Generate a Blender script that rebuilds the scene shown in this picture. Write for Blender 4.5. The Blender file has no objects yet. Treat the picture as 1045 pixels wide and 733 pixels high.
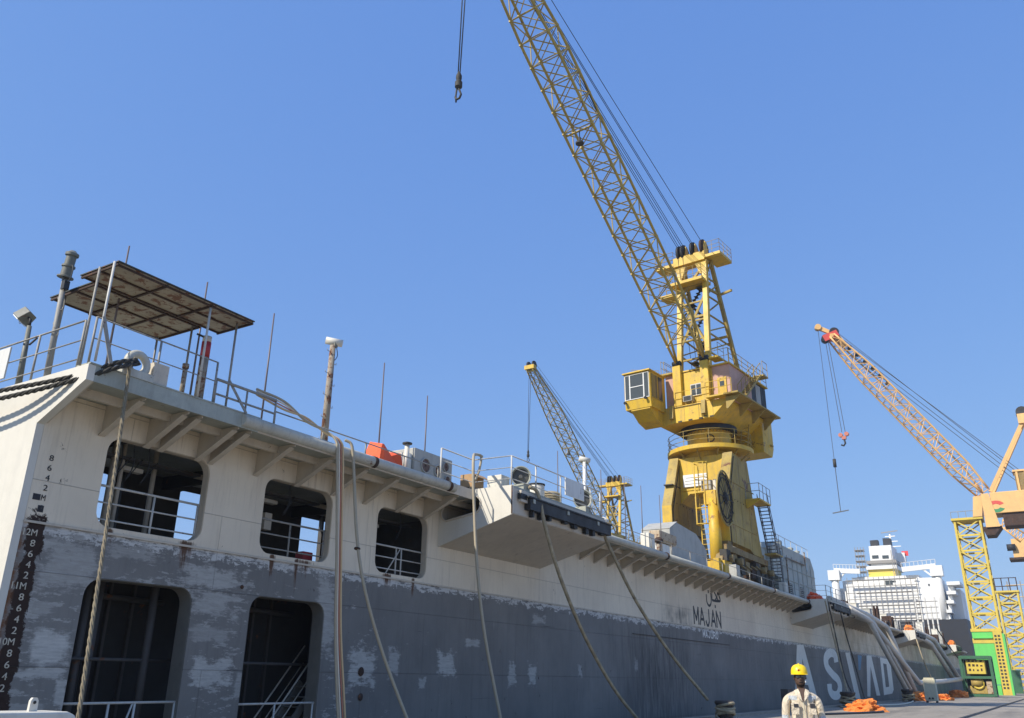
import bpy, math, random
from mathutils import Vector, Matrix, noise
random.seed(7)
S = bpy.context.scene
COL = S.collection
R = math.radians

# ---------------------------------------------------------------- camera
PITCH, ROLL, YAW, FPX, EYE = .3614, .0141, .5571, 860., 1.65
fw = Vector((-math.sin(YAW)*math.cos(PITCH), math.cos(YAW)*math.cos(PITCH), math.sin(PITCH)))
rt = Vector((math.cos(YAW), math.sin(YAW), 0)); upv = rt.cross(fw)
rt2 = rt*math.cos(ROLL)+upv*math.sin(ROLL); up2 = upv*math.cos(ROLL)-rt*math.sin(ROLL)
cd = bpy.data.cameras.new('camera'); cam = bpy.data.objects.new('camera', cd); COL.objects.link(cam)
cd.sensor_width = 36; cd.lens = FPX/1045*36; cd.clip_start = .1; cd.clip_end = 20000
CM = Matrix((rt2, up2, -fw)).transposed()
cam.matrix_world = Matrix.Translation((0, 0, EYE)) @ CM.to_4x4()
S.camera = cam
def _ray(x, y): return CM @ Vector((x-522.5, 366.5-y, -FPX))
def aX(x, y, c): r = _ray(x, y); p = r*(c/r.x); return Vector((p.x, p.y, p.z+EYE))
def aY(x, y, c): r = _ray(x, y); p = r*(c/r.y); return Vector((p.x, p.y, p.z+EYE))
def aZ(x, y, c): r = _ray(x, y); p = r*((c-EYE)/r.z); return Vector((p.x, p.y, p.z+EYE))

# ---------------------------------------------------------------- sky, sun, exposure
SUN_EL, SUN_DIR = R(41), Vector((-.42, -.91, 0)).normalized()
W = bpy.data.worlds.new('World'); S.world = W; W.use_nodes = True
nt = W.node_tree; bg = nt.nodes['Background']
sky = nt.nodes.new('ShaderNodeTexSky'); sky.sky_type = 'NISHITA'; sky.sun_disc = False
sky.sun_elevation = SUN_EL; sky.sun_rotation = math.atan2(SUN_DIR.x, SUN_DIR.y)
sky.air_density = 1.0; sky.dust_density = .4; sky.ozone_density = 4.5; sky.altitude = 0
# hazy-day tone of the sky: the same gentle per-channel compression over the whole dome
_sp = nt.nodes.new('ShaderNodeSeparateColor'); _cb = nt.nodes.new('ShaderNodeCombineColor'); nt.links.new(sky.outputs[0], _sp.inputs[0])
for _i, (_g, _k) in enumerate(((.56, .175), (.43, .274), (.2, .602))):
    _p = nt.nodes.new('ShaderNodeMath'); _p.operation = 'POWER'; _p.inputs[1].default_value = _g; nt.links.new(_sp.outputs[_i], _p.inputs[0])
    _q = nt.nodes.new('ShaderNodeMath'); _q.operation = 'MULTIPLY'; _q.inputs[1].default_value = _k/(.15*2**.6); nt.links.new(_p.outputs[0], _q.inputs[0]); nt.links.new(_q.outputs[0], _cb.inputs[_i])
nt.links.new(_cb.outputs[0], bg.inputs[0]); bg.inputs[1].default_value = .15
sl = bpy.data.lights.new('sun', 'SUN'); sl.energy = 3.7; sl.angle = R(.6); sl.color = (1, .93, .82)
so = bpy.data.objects.new('sun', sl); COL.objects.link(so)
to_sun = SUN_DIR*math.cos(SUN_EL)+Vector((0, 0, math.sin(SUN_EL)))
so.rotation_euler = to_sun.to_track_quat('Z', 'Y').to_euler(); so.location = to_sun*50
S.view_settings.view_transform = 'Standard'; S.view_settings.look = 'None'
S.view_settings.exposure = .6; S.view_settings.gamma = 1

# ---------------------------------------------------------------- materials
MATS = {}
def _nodes(name):
    m = bpy.data.materials.new(name); m.use_nodes = True; MATS[name] = m
    n = m.node_tree.nodes; return m, n, m.node_tree.links, n['Principled BSDF']
def _mix(n, l, fac, a, b, mode='MIX'):
    x = n.new('ShaderNodeMix'); x.data_type = 'RGBA'; x.blend_type = mode
    for s, v in ((0, fac), (6, a), (7, b)):
        if hasattr(v, 'links'): l.new(v, x.inputs[s])
        elif isinstance(v, (int, float)): x.inputs[s].default_value = v
        else: x.inputs[s].default_value = (*v, 1)
    return x.outputs[2]
def _noise(n, l, vec, scale, detail=4, rough=.6, dist=0):
    x = n.new('ShaderNodeTexNoise'); x.inputs['Scale'].default_value = scale; x.inputs['Detail'].default_value = detail
    x.inputs['Roughness'].default_value = rough; x.inputs['Distortion'].default_value = dist
    l.new(vec, x.inputs['Vector']); return x.outputs[0]
def _map(n, l, vec, sc=(1, 1, 1), loc=(0, 0, 0)):
    x = n.new('ShaderNodeMapping'); x.inputs['Scale'].default_value = sc; x.inputs['Location'].default_value = loc
    l.new(vec, x.inputs['Vector']); return x.outputs[0]
def _rng(n, l, v, a, b, c=0., d=1., smooth=False):
    x = n.new('ShaderNodeMapRange'); x.inputs[1].default_value = a; x.inputs[2].default_value = b
    x.inputs[3].default_value = c; x.inputs[4].default_value = d
    if smooth: x.interpolation_type = 'SMOOTHSTEP'
    l.new(v, x.inputs[0]); return x.outputs[0]
def _m(n, l, op, a, b=0., c=0.):
    x = n.new('ShaderNodeMath'); x.operation = op
    for i, v in enumerate((a, b, c)):
        if hasattr(v, 'links'): l.new(v, x.inputs[i])
        else: x.inputs[i].default_value = v
    return x.outputs[0]
def _bump(n, l, h, bs, strength=.2, dist=.02):
    b = n.new('ShaderNodeBump'); b.inputs['Strength'].default_value = strength; b.inputs['Distance'].default_value = dist
    l.new(h, b.inputs['Height']); l.new(b.outputs[0], bs.inputs['Normal'])
RUST = (.10, .035, .012)
def paint(name, col, rough=.5, var=.25, rust=0., dirt=.35, scale=1., metal=0., streak=.5, bump=.12):
    m, n, l, bs = _nodes(name)
    tc = n.new('ShaderNodeTexCoord').outputs['Object']
    big = _noise(n, l, tc, .6*scale, 5, .65); fine = _noise(n, l, tc, 9*scale, 4, .7)
    st = _noise(n, l, _map(n, l, tc, (3*scale, 3*scale, .35*scale)), 1.6, 5, .7)
    c = _mix(n, l, _rng(n, l, big, .3, .75), col, tuple(x*(1-var) for x in col))
    c = _mix(n, l, _m(n, l, 'MULTIPLY', _rng(n, l, fine, .35, .75), var*.5), c, tuple(min(1, x*1.25+.02) for x in col))
    g = sum(col)/3
    dc = tuple(.45*(.35*x+.65*g*.8) for x in col)
    c = _mix(n, l, _m(n, l, 'MULTIPLY', _rng(n, l, st, .48, .8), dirt*streak*2), c, dc)
    c = _mix(n, l, _m(n, l, 'MULTIPLY', _rng(n, l, _noise(n, l, tc, 2.3*scale, 6, .7), .5, .72), dirt*.8), c, dc)
    if rust > 0:
        rn = _noise(n, l, tc, 1.7*scale, 8, .72, .4)
        rm = _rng(n, l, rn, .66-.22*rust, .72-.22*rust)
        c = _mix(n, l, rm, c, _mix(n, l, fine, RUST, (.19, .075, .03)))
    l.new(c, bs.inputs['Base Color']); bs.inputs['Metallic'].default_value = metal
    l.new(_rng(n, l, big, .3, .7, max(.1, rough-.12), min(1, rough+.15)), bs.inputs['Roughness'])
    if bump: _bump(n, l, _m(n, l, 'ADD', fine, big), bs, bump, .015)
    return m
def plain(name, col, rough=.6, metal=0., var=.12, emit=None):
    m, n, l, bs = _nodes(name)
    tc = n.new('ShaderNodeTexCoord').outputs['Object']
    c = _mix(n, l, _noise(n, l, tc, 6, 4, .7), tuple(x*(1-var) for x in col), tuple(min(1, x*(1+var)) for x in col))
    l.new(c, bs.inputs['Base Color']); bs.inputs['Roughness'].default_value = rough; bs.inputs['Metallic'].default_value = metal
    return m

WORN = [(44, 552, 100, 600, .55), (33, 643, 71, 677, 1.), (14, 682, 62, 692, .8), (55, 694, 66, 724, .8), (8, 718, 50, 726, .4), (30, 614, 58, 628, .4), (196, 580, 250, 600, .7), (199, 602, 238, 626, .6), (196, 672, 234, 700, .85), (200, 640, 232, 655, .4),
    (322, 585, 342, 665, .6), (358, 662, 381, 698, .8), (397, 664, 407, 690, .6), (448, 668, 463, 690, .8), (427, 692, 434, 704, .6), (519, 678, 526, 698, .7), (540, 680, 547, 698, .8), (544, 628, 556, 636, .5), (476, 653, 490, 660, .6), (590, 680, 594, 690, .6), (240, 690, 252, 712, .5), (30, 548, 60, 560, .6), (110, 556, 160, 572, .45), (648, 672, 651, 684, .7)]
def hull_material():
    m, n, l, bs = _nodes('hull_paint')
    tc = n.new('ShaderNodeNewGeometry').outputs['Position']
    sp = n.new('ShaderNodeSeparateXYZ'); l.new(tc, sp.inputs[0]); y, z = sp.outputs[1], sp.outputs[2]
    big = _noise(n, l, tc, .35, 5, .6); fine = _noise(n, l, tc, 8, 5, .7)
    drip = _noise(n, l, _map(n, l, tc, (1, 5, .5)), 1.3, 6, .7)
    brushv = _noise(n, l, _map(n, l, tc, (1, 2.2, 9)), 1.1, 5, .75)       # horizontal brush strokes
    brushh = _noise(n, l, _map(n, l, tc, (1, 6, 1.5)), 1.0, 5, .75)
    # upper topside: warm light grey with soft grime
    upc = _mix(n, l, _rng(n, l, big, .35, .7), (.82, .71, .535), (.70, .60, .455))
    upc = _mix(n, l, _m(n, l, 'MULTIPLY', _rng(n, l, drip, .52, .8), .5), upc, (.45, .37, .27))
    run = _noise(n, l, _map(n, l, tc, (1, 9, .22)), 1.0, 4, .6)
    run = _m(n, l, 'MULTIPLY', _rng(n, l, run, .60, .72), _rng(n, l, z, 5.2, 6.8))
    upc = _mix(n, l, _m(n, l, 'MULTIPLY', run, .55), upc, (.30, .19, .10))
    run2 = _m(n, l, 'MULTIPLY', _rng(n, l, _noise(n, l, _map(n, l, tc, (1, 14, .18), (0, 3, 0)), 1.0, 3, .6), .64, .73), _rng(n, l, _noise(n, l, tc, .4, 3), .45, .6))
    upc = _mix(n, l, _m(n, l, 'MULTIPLY', run2, .4), upc, (.24, .20, .15))
    far = _m(n, l, 'MULTIPLY', _rng(n, l, y, 72, 84, 0, 1, True), _rng(n, l, _noise(n, l, tc, .5, 4), .38, .6))
    upc = _mix(n, l, _m(n, l, 'MULTIPLY', far, .75), upc, (.52, .42, .25))
    # sooty patch aft of the ship's name
    sy = _m(n, l, 'ABSOLUTE', _m(n, l, 'SUBTRACT', y, 43.0)); sz = _m(n, l, 'ABSOLUTE', _m(n, l, 'SUBTRACT', z, 4.6))
    soot = _m(n, l, 'MULTIPLY', _rng(n, l, sy, 2.8, .8, 0, 1, True), _rng(n, l, sz, .85, .2, 0, 1, True))
    soot = _m(n, l, 'MULTIPLY', soot, _m(n, l, 'MULTIPLY', _rng(n, l, drip, .25, .6), _rng(n, l, _noise(n, l, tc, .9, 5, .6), .35, .55)))
    upc = _mix(n, l, _m(n, l, 'MULTIPLY', soot, .85), upc, (.075, .075, .075))
    # lower side: slate blue grey, scraped down to pale undercoat in places
    loc_ = _mix(n, l, _rng(n, l, big, .3, .72), (.245, .232, .208), (.18, .172, .157))
    loc_ = _mix(n, l, _m(n, l, 'MULTIPLY', _rng(n, l, drip, .5, .8), .45), loc_, (.12, .11, .097))
    nearf = _rng(n, l, y, 30, 12, 0.0, 1.0, True)
    thr = _m(n, l, 'SUBTRACT', .655, _m(n, l, 'MULTIPLY', nearf, .135))
    cells = n.new('ShaderNodeTexVoronoi'); cells.distance = 'CHEBYCHEV'; cells.inputs['Scale'].default_value = .62
    l.new(_map(n, l, tc, (0, 1.0, 1.25), (0, .35, .1)), cells.inputs['Vector']); cells.inputs['Randomness'].default_value = .8
    ss = n.new('ShaderNodeSeparateColor'); l.new(cells.outputs['Color'], ss.inputs[0])
    boxy = _m(n, l, 'MULTIPLY', _rng(n, l, cells.outputs['Distance'], .44, .30), _rng(n, l, ss.outputs[0], .52, .56))
    f = _m(n, l, 'ADD', _m(n, l, 'MULTIPLY', brushv, .62), _m(n, l, 'MULTIPLY', _noise(n, l, tc, .8, 5, .6), .38))
    hb2 = _noise(n, l, _map(n, l, tc, (1, 1.5, 7)), 1.3, 7, .72)
    edge = _m(n, l, 'ADD', _m(n, l, 'MULTIPLY', _m(n, l, 'SUBTRACT', hb2, .5), 2.6), _m(n, l, 'MULTIPLY', _m(n, l, 'SUBTRACT', _noise(n, l, tc, 2.2, 6, .7), .5), 2.6))
    tot = None
    for (xa, ya_, xb, yb_, st_) in WORN:
        a_, b_ = aX((xa+xb)/2, (ya_+yb_)/2, -16.5), aX(xb, (ya_+yb_)/2, -16.5); c_ = aX((xa+xb)/2, ya_, -16.5)
        dy_ = _m(n, l, 'MULTIPLY', _m(n, l, 'ABSOLUTE', _m(n, l, 'SUBTRACT', y, a_.y)), 1/abs(b_.y-a_.y))
        dz_ = _m(n, l, 'MULTIPLY', _m(n, l, 'ABSOLUTE', _m(n, l, 'SUBTRACT', z, a_.z)), 1/abs(c_.z-a_.z))
        q_ = _m(n, l, 'ADD', _m(n, l, 'MAXIMUM', dy_, dz_), _m(n, l, 'MULTIPLY', edge, .95 if st_ < .9 else .6))
        q_ = _rng(n, l, q_, 1.14, .74, 0, st_); tot = q_ if tot is None else _m(n, l, 'MAXIMUM', tot, q_)
    spk = _m(n, l, 'MULTIPLY', _rng(n, l, _m(n, l, 'SUBTRACT', f, thr), .03, .06), .55)
    worn = _m(n, l, 'MULTIPLY', _m(n, l, 'MAXIMUM', tot, spk), _m(n, l, 'ADD', .6, _m(n, l, 'MULTIPLY', _rng(n, l, _noise(n, l, _map(n, l, tc, (1, 3, 22)), 1.0, 4, .7), .35, .6), .4)))
    loc_ = _mix(n, l, worn, loc_, (.56, .54, .485))
    sm = _rng(n, l, _m(n, l, 'ADD', _m(n, l, 'MULTIPLY', brushh, .7), _m(n, l, 'MULTIPLY', fine, .3)), .64, .68)
    sm = _m(n, l, 'MULTIPLY', sm, _rng(n, l, y, 40, 26, .25, .9))
    dk_ = _m(n, l, 'MULTIPLY', _m(n, l, 'MULTIPLY', _rng(n, l, _m(n, l, 'ABSOLUTE', _m(n, l, 'SUBTRACT', y, 40.5)), 6.5, 1.0, 0, 1, True), _rng(n, l, z, 4.4, 3.0)), _rng(n, l, drip, .38, .62))
    loc_ = _mix(n, l, _m(n, l, 'MULTIPLY', dk_, .75), loc_, (.06, .058, .055))
    vs_ = _m(n, l, 'MULTIPLY', _rng(n, l, _noise(n, l, _map(n, l, tc, (1, 26, .8)), 1.0, 4, .7), .66, .72), _rng(n, l, _noise(n, l, tc, .7, 3), .48, .6))
    loc_ = _mix(n, l, _m(n, l, 'MULTIPLY', vs_, .8), loc_, (.55, .52, .46))
    loc_ = _mix(n, l, _m(n, l, 'MULTIPLY', sm, .7), loc_, (.55, .53, .48))
    scr = _rng(n, l, _noise(n, l, _map(n, l, tc, (1, .25, 14)), 1.0, 4, .6), .70, .74)
    loc_ = _mix(n, l, _m(n, l, 'MULTIPLY', scr, .7), loc_, (.02, .022, .025))
    # boundary with ragged pale primer just below the knuckle
    rag = _m(n, l, 'ADD', _m(n, l, 'MULTIPLY', drip, .45), _m(n, l, 'MULTIPLY', _noise(n, l, _map(n, l, tc, (1, 1, 2)), 2.0, 7, .72), 1.0))
    zb = _m(n, l, 'ADD', z, rag)
    prim = _mix(n, l, fine, (.66, .63, .56), (.50, .49, .46))
    low = _mix(n, l, _rng(n, l, zb, 4.865, 4.90), loc_, _mix(n, l, _rng(n, l, brushv, .50, .58), prim, loc_))
    c = _mix(n, l, _rng(n, l, z, 4.335, 4.345), low, upc)
    # rust: weeping under the opening sills and thick round the draught marks
    rn = _noise(n, l, tc, 2.6, 7, .75, .3)
    dy = _m(n, l, 'ABSOLUTE', _m(n, l, 'SUBTRACT', y, 9.14))
    dm = _m(n, l, 'MULTIPLY', _rng(n, l, dy, .27, .07), _rng(n, l, z, 4.75, 4.2))
    dm = _rng(n, l, _m(n, l, 'ADD', dm, _m(n, l, 'MULTIPLY', _m(n, l, 'SUBTRACT', rn, .5), 2.8)), .42, .55)
    c = _mix(n, l, dm, c, _mix(n, l, fine, (.018, .012, .010), (.055, .028, .018)))
    ed = _m(n, l, 'MULTIPLY', _rng(n, l, y, 8.99, 8.90), _rng(n, l, z, 4.6, 3.8))
    c = _mix(n, l, _m(n, l, 'MULTIPLY', ed, _rng(n, l, rn, .35, .55)), c, (.17, .07, .025))
    wp = None
    for cy, wd_, ln_ in ((12.62, .34, 3.55), (15.2, .16, 3.9), (16.4, .42, 3.75), (16.05, .12, 3.3), (19.7, .3, 4.0), (20.95, .14, 3.6), (10.7, .12, 4.0)):
        a = _m(n, l, 'ABSOLUTE', _m(n, l, 'SUBTRACT', y, cy))
        a = _m(n, l, 'MULTIPLY', _rng(n, l, a, wd_, .02), _m(n, l, 'MULTIPLY', _rng(n, l, z, ln_, 4.4), _rng(n, l, z, 4.5, 4.42)))
        wp = a if wp is None else _m(n, l, 'MAXIMUM', wp, a)
    wp = _m(n, l, 'MULTIPLY', _rng(n, l, _m(n, l, 'ADD', wp, _m(n, l, 'MULTIPLY', _m(n, l, 'SUBTRACT', drip, .5), 2.6)), .3, .75), _rng(n, l, wp, 0, .12))
    c = _mix(n, l, _m(n, l, 'MULTIPLY', wp, .95), c, (.10, .045, .02))
    l.new(c, bs.inputs['Base Color'])
    l.new(_rng(n, l, big, .3, .7, .62, .85), bs.inputs['Roughness']); bs.inputs['Specular IOR Level'].default_value = .25
    # plating: faint weld seams and hungry-horse dishing between frames
    br = n.new('ShaderNodeTexBrick'); br.inputs['Scale'].default_value = 1; br.inputs['Mortar Size'].default_value = .012
    br.inputs['Mortar Smooth'].default_value = .8; br.inputs['Brick Width'].default_value = 5.4; br.inputs['Row Height'].default_value = 1.72
    cb = n.new('ShaderNodeCombineXYZ'); l.new(y, cb.inputs[0]); l.new(z, cb.inputs[1]); l.new(cb.outputs[0], br.inputs['Vector'])
    wv = _m(n, l, 'SINE', _m(n, l, 'MULTIPLY', y, 2*math.pi/.68))
    h = _m(n, l, 'ADD', _m(n, l, 'MULTIPLY', br.outputs['Fac'], .7), _m(n, l, 'MULTIPLY', wv, .16))
    c = _mix(n, l, _m(n, l, 'MULTIPLY', br.outputs['Fac'], .35), c, (.05, .045, .04)); l.new(c, bs.inputs['Base Color'])
    h = _m(n, l, 'ADD', h, _m(n, l, 'MULTIPLY', big, 1.6)); h = _m(n, l, 'ADD', h, _m(n, l, 'MULTIPLY', fine, .12))
    _bump(n, l, h, bs, .55, .035)
    return m
hull_material()

def quay_material():
    m, n, l, bs = _nodes('quay_concrete')
    tc = n.new('ShaderNodeTexCoord').outputs['Object']
    a = _noise(n, l, tc, .12, 6, .65); b = _noise(n, l, tc, 1.4, 6, .7); f = _noise(n, l, tc, 30, 4, .7)
    c = _mix(n, l, _rng(n, l, a, .3, .7), (.36, .315, .25), (.25, .22, .175))
    c = _mix(n, l, _m(n, l, 'MULTIPLY', _rng(n, l, b, .5, .75), .6), c, (.09, .083, .075))
    c = _mix(n, l, _m(n, l, 'MULTIPLY', f, .25), c, (.33, .30, .26))
    st = _noise(n, l, _map(n, l, tc, (.5, .06, 1)), 1, 4, .6)
    c = _mix(n, l, _m(n, l, 'MULTIPLY', _rng(n, l, st, .52, .7), .55), c, (.075, .07, .064))
    l.new(c, bs.inputs['Base Color']); bs.inputs['Roughness'].default_value = .88
    _bump(n, l, _m(n, l, 'ADD', b, f), bs, .35, .02)
quay_material()
def water_material():
    m, n, l, bs = _nodes('harbour_water')
    tc = n.new('ShaderNodeTexCoord').outputs['Object']
    bs.inputs['Base Color'].default_value = (.015, .035, .04, 1); bs.inputs['Roughness'].default_value = .08; bs.inputs['IOR'].default_value = 1.33
    _bump(n, l, _m(n, l, 'ADD', _noise(n, l, tc, .9, 6, .6), _noise(n, l, tc, .12, 3)), bs, .5, .25)
water_material()

YEL = (.72, .455, .03)
paint('crane_yellow', YEL, .5, .22, .22, .5, .7)
paint('crane_yellow_dull', (.44, .31, .07), .65, .28, .32, .65, .7)
paint('lattice_yellow', (.55, .39, .085), .6, .25, .25, .4, 1.5, bump=0)
paint('tower_yellow', (.70, .52, .07), .55, .2, .05, .25, .5, bump=0)
paint('salmon', (.58, .34, .25), .6, .15, .05, .25, .5)
paint('orange_paint', (.82, .49, .18), .5, .15, .04, .25, .3)
paint('orange_lattice', (.80, .47, .17), .55, .15, .05, .25, .5, bump=0)
paint('white_paint', (.72, .70, .64), .5, .10, .16, .25, 1)
paint('cream_paint', (.70, .66, .56), .55, .12, .20, .3, 1)
paint('end_plate', (.70, .66, .56), .6, .10, .02, .14, .8)
paint('bracket_grey', (.60, .52, .40), .55, .12, .06, .3, 1.2)
paint('sponson_paint', (.60, .53, .42), .55, .14, .06, .25, .8)
paint('green_grey', (.40, .41, .34), .55, .2, .12, .35, 1.5)
paint('tube_paint', (.55, .53, .44), .5, .2, .16, .4, 2.0)
paint('rail_steel', (.34, .325, .285), .55, .25, .35, .4, 4)
paint('rail_white', (.60, .58, .52), .5, .2, .22, .3, 4)
paint('grey_green_house', (.40, .42, .37), .5, .12, .04, .3, .6)
paint('grey_box', (.43, .42, .375), .6, .12, .06, .35, .8)
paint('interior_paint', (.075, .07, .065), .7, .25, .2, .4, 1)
paint('coaming_slate', (.20, .19, .165), .6, .2, .1, .3, 1)
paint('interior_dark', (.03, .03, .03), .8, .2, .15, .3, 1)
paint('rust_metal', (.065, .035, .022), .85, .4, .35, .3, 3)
paint('pipe_rust', (.36, .30, .22), .7, .3, .75, .3, 3)
paint('canopy_sheet', (.36, .295, .205), .7, .3, .62, .35, 2.4)
paint('canopy_edge', (.055, .06, .05), .6, .3, .5, .3, 3)
paint('black_steel', (.022, .022, .022), .6, .3, .12, .2, 2)
paint('dark_grease', (.05, .045, .035), .7, .4, .3, .3, 2)
paint('bogie_paint', (.30, .21, .075), .7, .35, .45, .6, 2)
paint('duct_grey', (.66, .61, .52), .45, .15, .02, .25, .6)
paint('ship_white', (.80, .79, .75), .5, .06, .02, .12, .1)
paint('ship_black', (.025, .026, .03), .6, .2, .05, .2, .1)
paint('green_frame', (.045, .15, .075), .5, .25, .1, .3, 1)
paint('lime_green', (.14, .60, .12), .5, .12, .02, .18, .5)
paint('cabinet_cream', (.62, .57, .40), .5, .1, .06, .25, 2)
paint('bollard_iron', (.06, .05, .045), .7, .3, .4, .3, 4)
paint('rail_iron', (.10, .085, .07), .5, .2, .4, .3, 2, .6)
paint('draught_white', (.66, .60, .47), .7, .2, .35, .3, 8, bump=0)
paint('lamp_metal', (.20, .20, .16), .5, .3, .15, .4, 4)
paint('tank_rust', (.52, .40, .26), .7, .3, .5, .45, 1.5)
plain('letter_blue', (.10, .26, .42), .6)
plain('letter_white', (.80, .78, .72), .6, var=.25)
plain('tarp_orange', (.85, .10, .015), .55)
plain('glass_dark', (.07, .08, .08), .08); plain('fan_brown', (.16, .10, .08), .6, var=.4)
plain('fan_grey', (.10, .10, .095), .6, var=.3); plain('cardboard', (.45, .28, .14), .85, var=.25); plain('red_paint', (.42, .03, .03), .5); plain('flag_red', (.7, .06, .05), .8)
plain('wire_black', (.03, .032, .035), .6); plain('wire_grey', (.09, .095, .10), .6); plain('hose_grey', (.40, .34, .235), .7)
plain('hose_tan', (.62, .45, .24), .75); plain('hose_red', (.50, .19, .11), .7); plain('hose_pale', (.74, .65, .50), .7)
plain('logo_red', (.62, .08, .06), .5); plain('hook_red', (.50, .16, .10), .6); plain('logo_green', (.05, .25, .10), .5); plain('sign_white', (.78, .77, .72), .5)
plain('helmet_yellow', (.88, .60, .01), .38, var=.12); plain('skin', (.085, .048, .031), .5); plain('hair', (.006, .005, .005), .8)
plain('boot', (.03, .025, .02), .6); plain('patch_dark', (.03, .03, .035), .8); plain('band_grey', (.55, .60, .64), .35)
plain('tarp_blue', (.03, .10, .25), .6); plain('band_yellow', (.80, .60, .10), .5); plain('scaffold_grey', (.30, .28, .25), .6)
plain('wood', (.30, .22, .13), .8, var=.3); plain('cap_white', (.8, .8, .78), .5)
plain('steel_pole', (.16, .125, .115), .5, .2)
def cloth_mat(name, col):
    m, n, l, bs = _nodes(name)
    tc = n.new('ShaderNodeTexCoord').outputs['Object']
    w = _noise(n, l, tc, 2.2, 5, .65, 1.2); f = _noise(n, l, tc, 14, 4, .7)
    l.new(_mix(n, l, _rng(n, l, w, .3, .7), col, tuple(x*.75 for x in col)), bs.inputs['Base Color']); bs.inputs['Roughness'].default_value = .85
    _bump(n, l, _m(n, l, 'ADD', w, _m(n, l, 'MULTIPLY', f, .35)), bs, .8, .15)
cloth_mat('bundle_orange', (.92, .29, .055))
def letter_mat(name, col, worn):
    m, n, l, bs = _nodes(name)
    tc = n.new('ShaderNodeNewGeometry').outputs['Position']
    w = _m(n, l, 'ADD', _m(n, l, 'MULTIPLY', _noise(n, l, _map(n, l, tc, (1, 4, .8)), 1.2, 6, .7), .6), _m(n, l, 'MULTIPLY', _noise(n, l, tc, 3, 5, .7), .4))
    c = _mix(n, l, _noise(n, l, tc, .8, 4), col, tuple(x*.75 for x in col))
    l.new(_mix(n, l, _rng(n, l, w, .57, .63), c, worn), bs.inputs['Base Color']); bs.inputs['Roughness'].default_value = .6
letter_mat('letter_pale', (.90, .88, .78), (.42, .40, .36)); letter_mat('letter_black', (.02, .018, .018), (.12, .11, .095))
def rope_mat(name, col):
    m, n, l, bs = _nodes(name)
    tc = n.new('ShaderNodeTexCoord').outputs['Object']
    c = _mix(n, l, _rng(n, l, _noise(n, l, tc, 3, 5, .7), .35, .7), col, tuple(x*.45 for x in col))
    l.new(c, bs.inputs['Base Color']); bs.inputs['Roughness'].default_value = .95
    _bump(n, l, _noise(n, l, tc, 60, 3), bs, .5, .01)
rope_mat('rope_tan', (.30, .25, .165)); rope_mat('rope_dark', (.075, .07, .058)); rope_mat('rope_old', (.46, .38, .24))
def coverall_material():
    m, n, l, bs = _nodes('coverall')
    tc = n.new('ShaderNodeTexCoord').outputs['Object']
    sp = n.new('ShaderNodeSeparateXYZ'); l.new(tc, sp.inputs[0]); x, y, z = sp.outputs
    ax = _m(n, l, 'ABSOLUTE', x)
    base = _mix(n, l, _noise(n, l, tc, 7, 4), (.64, .54, .39), (.72, .62, .47))
    def band(v, a, b): return _m(n, l, 'MULTIPLY', _m(n, l, 'GREATER_THAN', v, a), _m(n, l, 'LESS_THAN', v, b))
    w = _m(n, l, 'MULTIPLY', band(z, 1.005, 1.06), _m(n, l, 'LESS_THAN', ax, .205))
    s = _m(n, l, 'MULTIPLY', band(z, 1.36, 1.42), band(ax, .075, .19))
    f = _m(n, l, 'MULTIPLY', band(z, 1.10, 1.16), _m(n, l, 'GREATER_THAN', ax, .21))
    k = band(z, .42, .48)
    msk = _m(n, l, 'MAXIMUM', _m(n, l, 'MAXIMUM', w, s), _m(n, l, 'MAXIMUM', f, k))
    c = _mix(n, l, msk, base, (.50, .53, .54))
    l.new(c, bs.inputs['Base Color']); bs.inputs['Roughness'].default_value = .85
    _bump(n, l, _noise(n, l, _map(n, l, tc, (1, 1, .6)), 9, 5, .6, 1.2), bs, 1.0, .06)
coverall_material()

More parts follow.
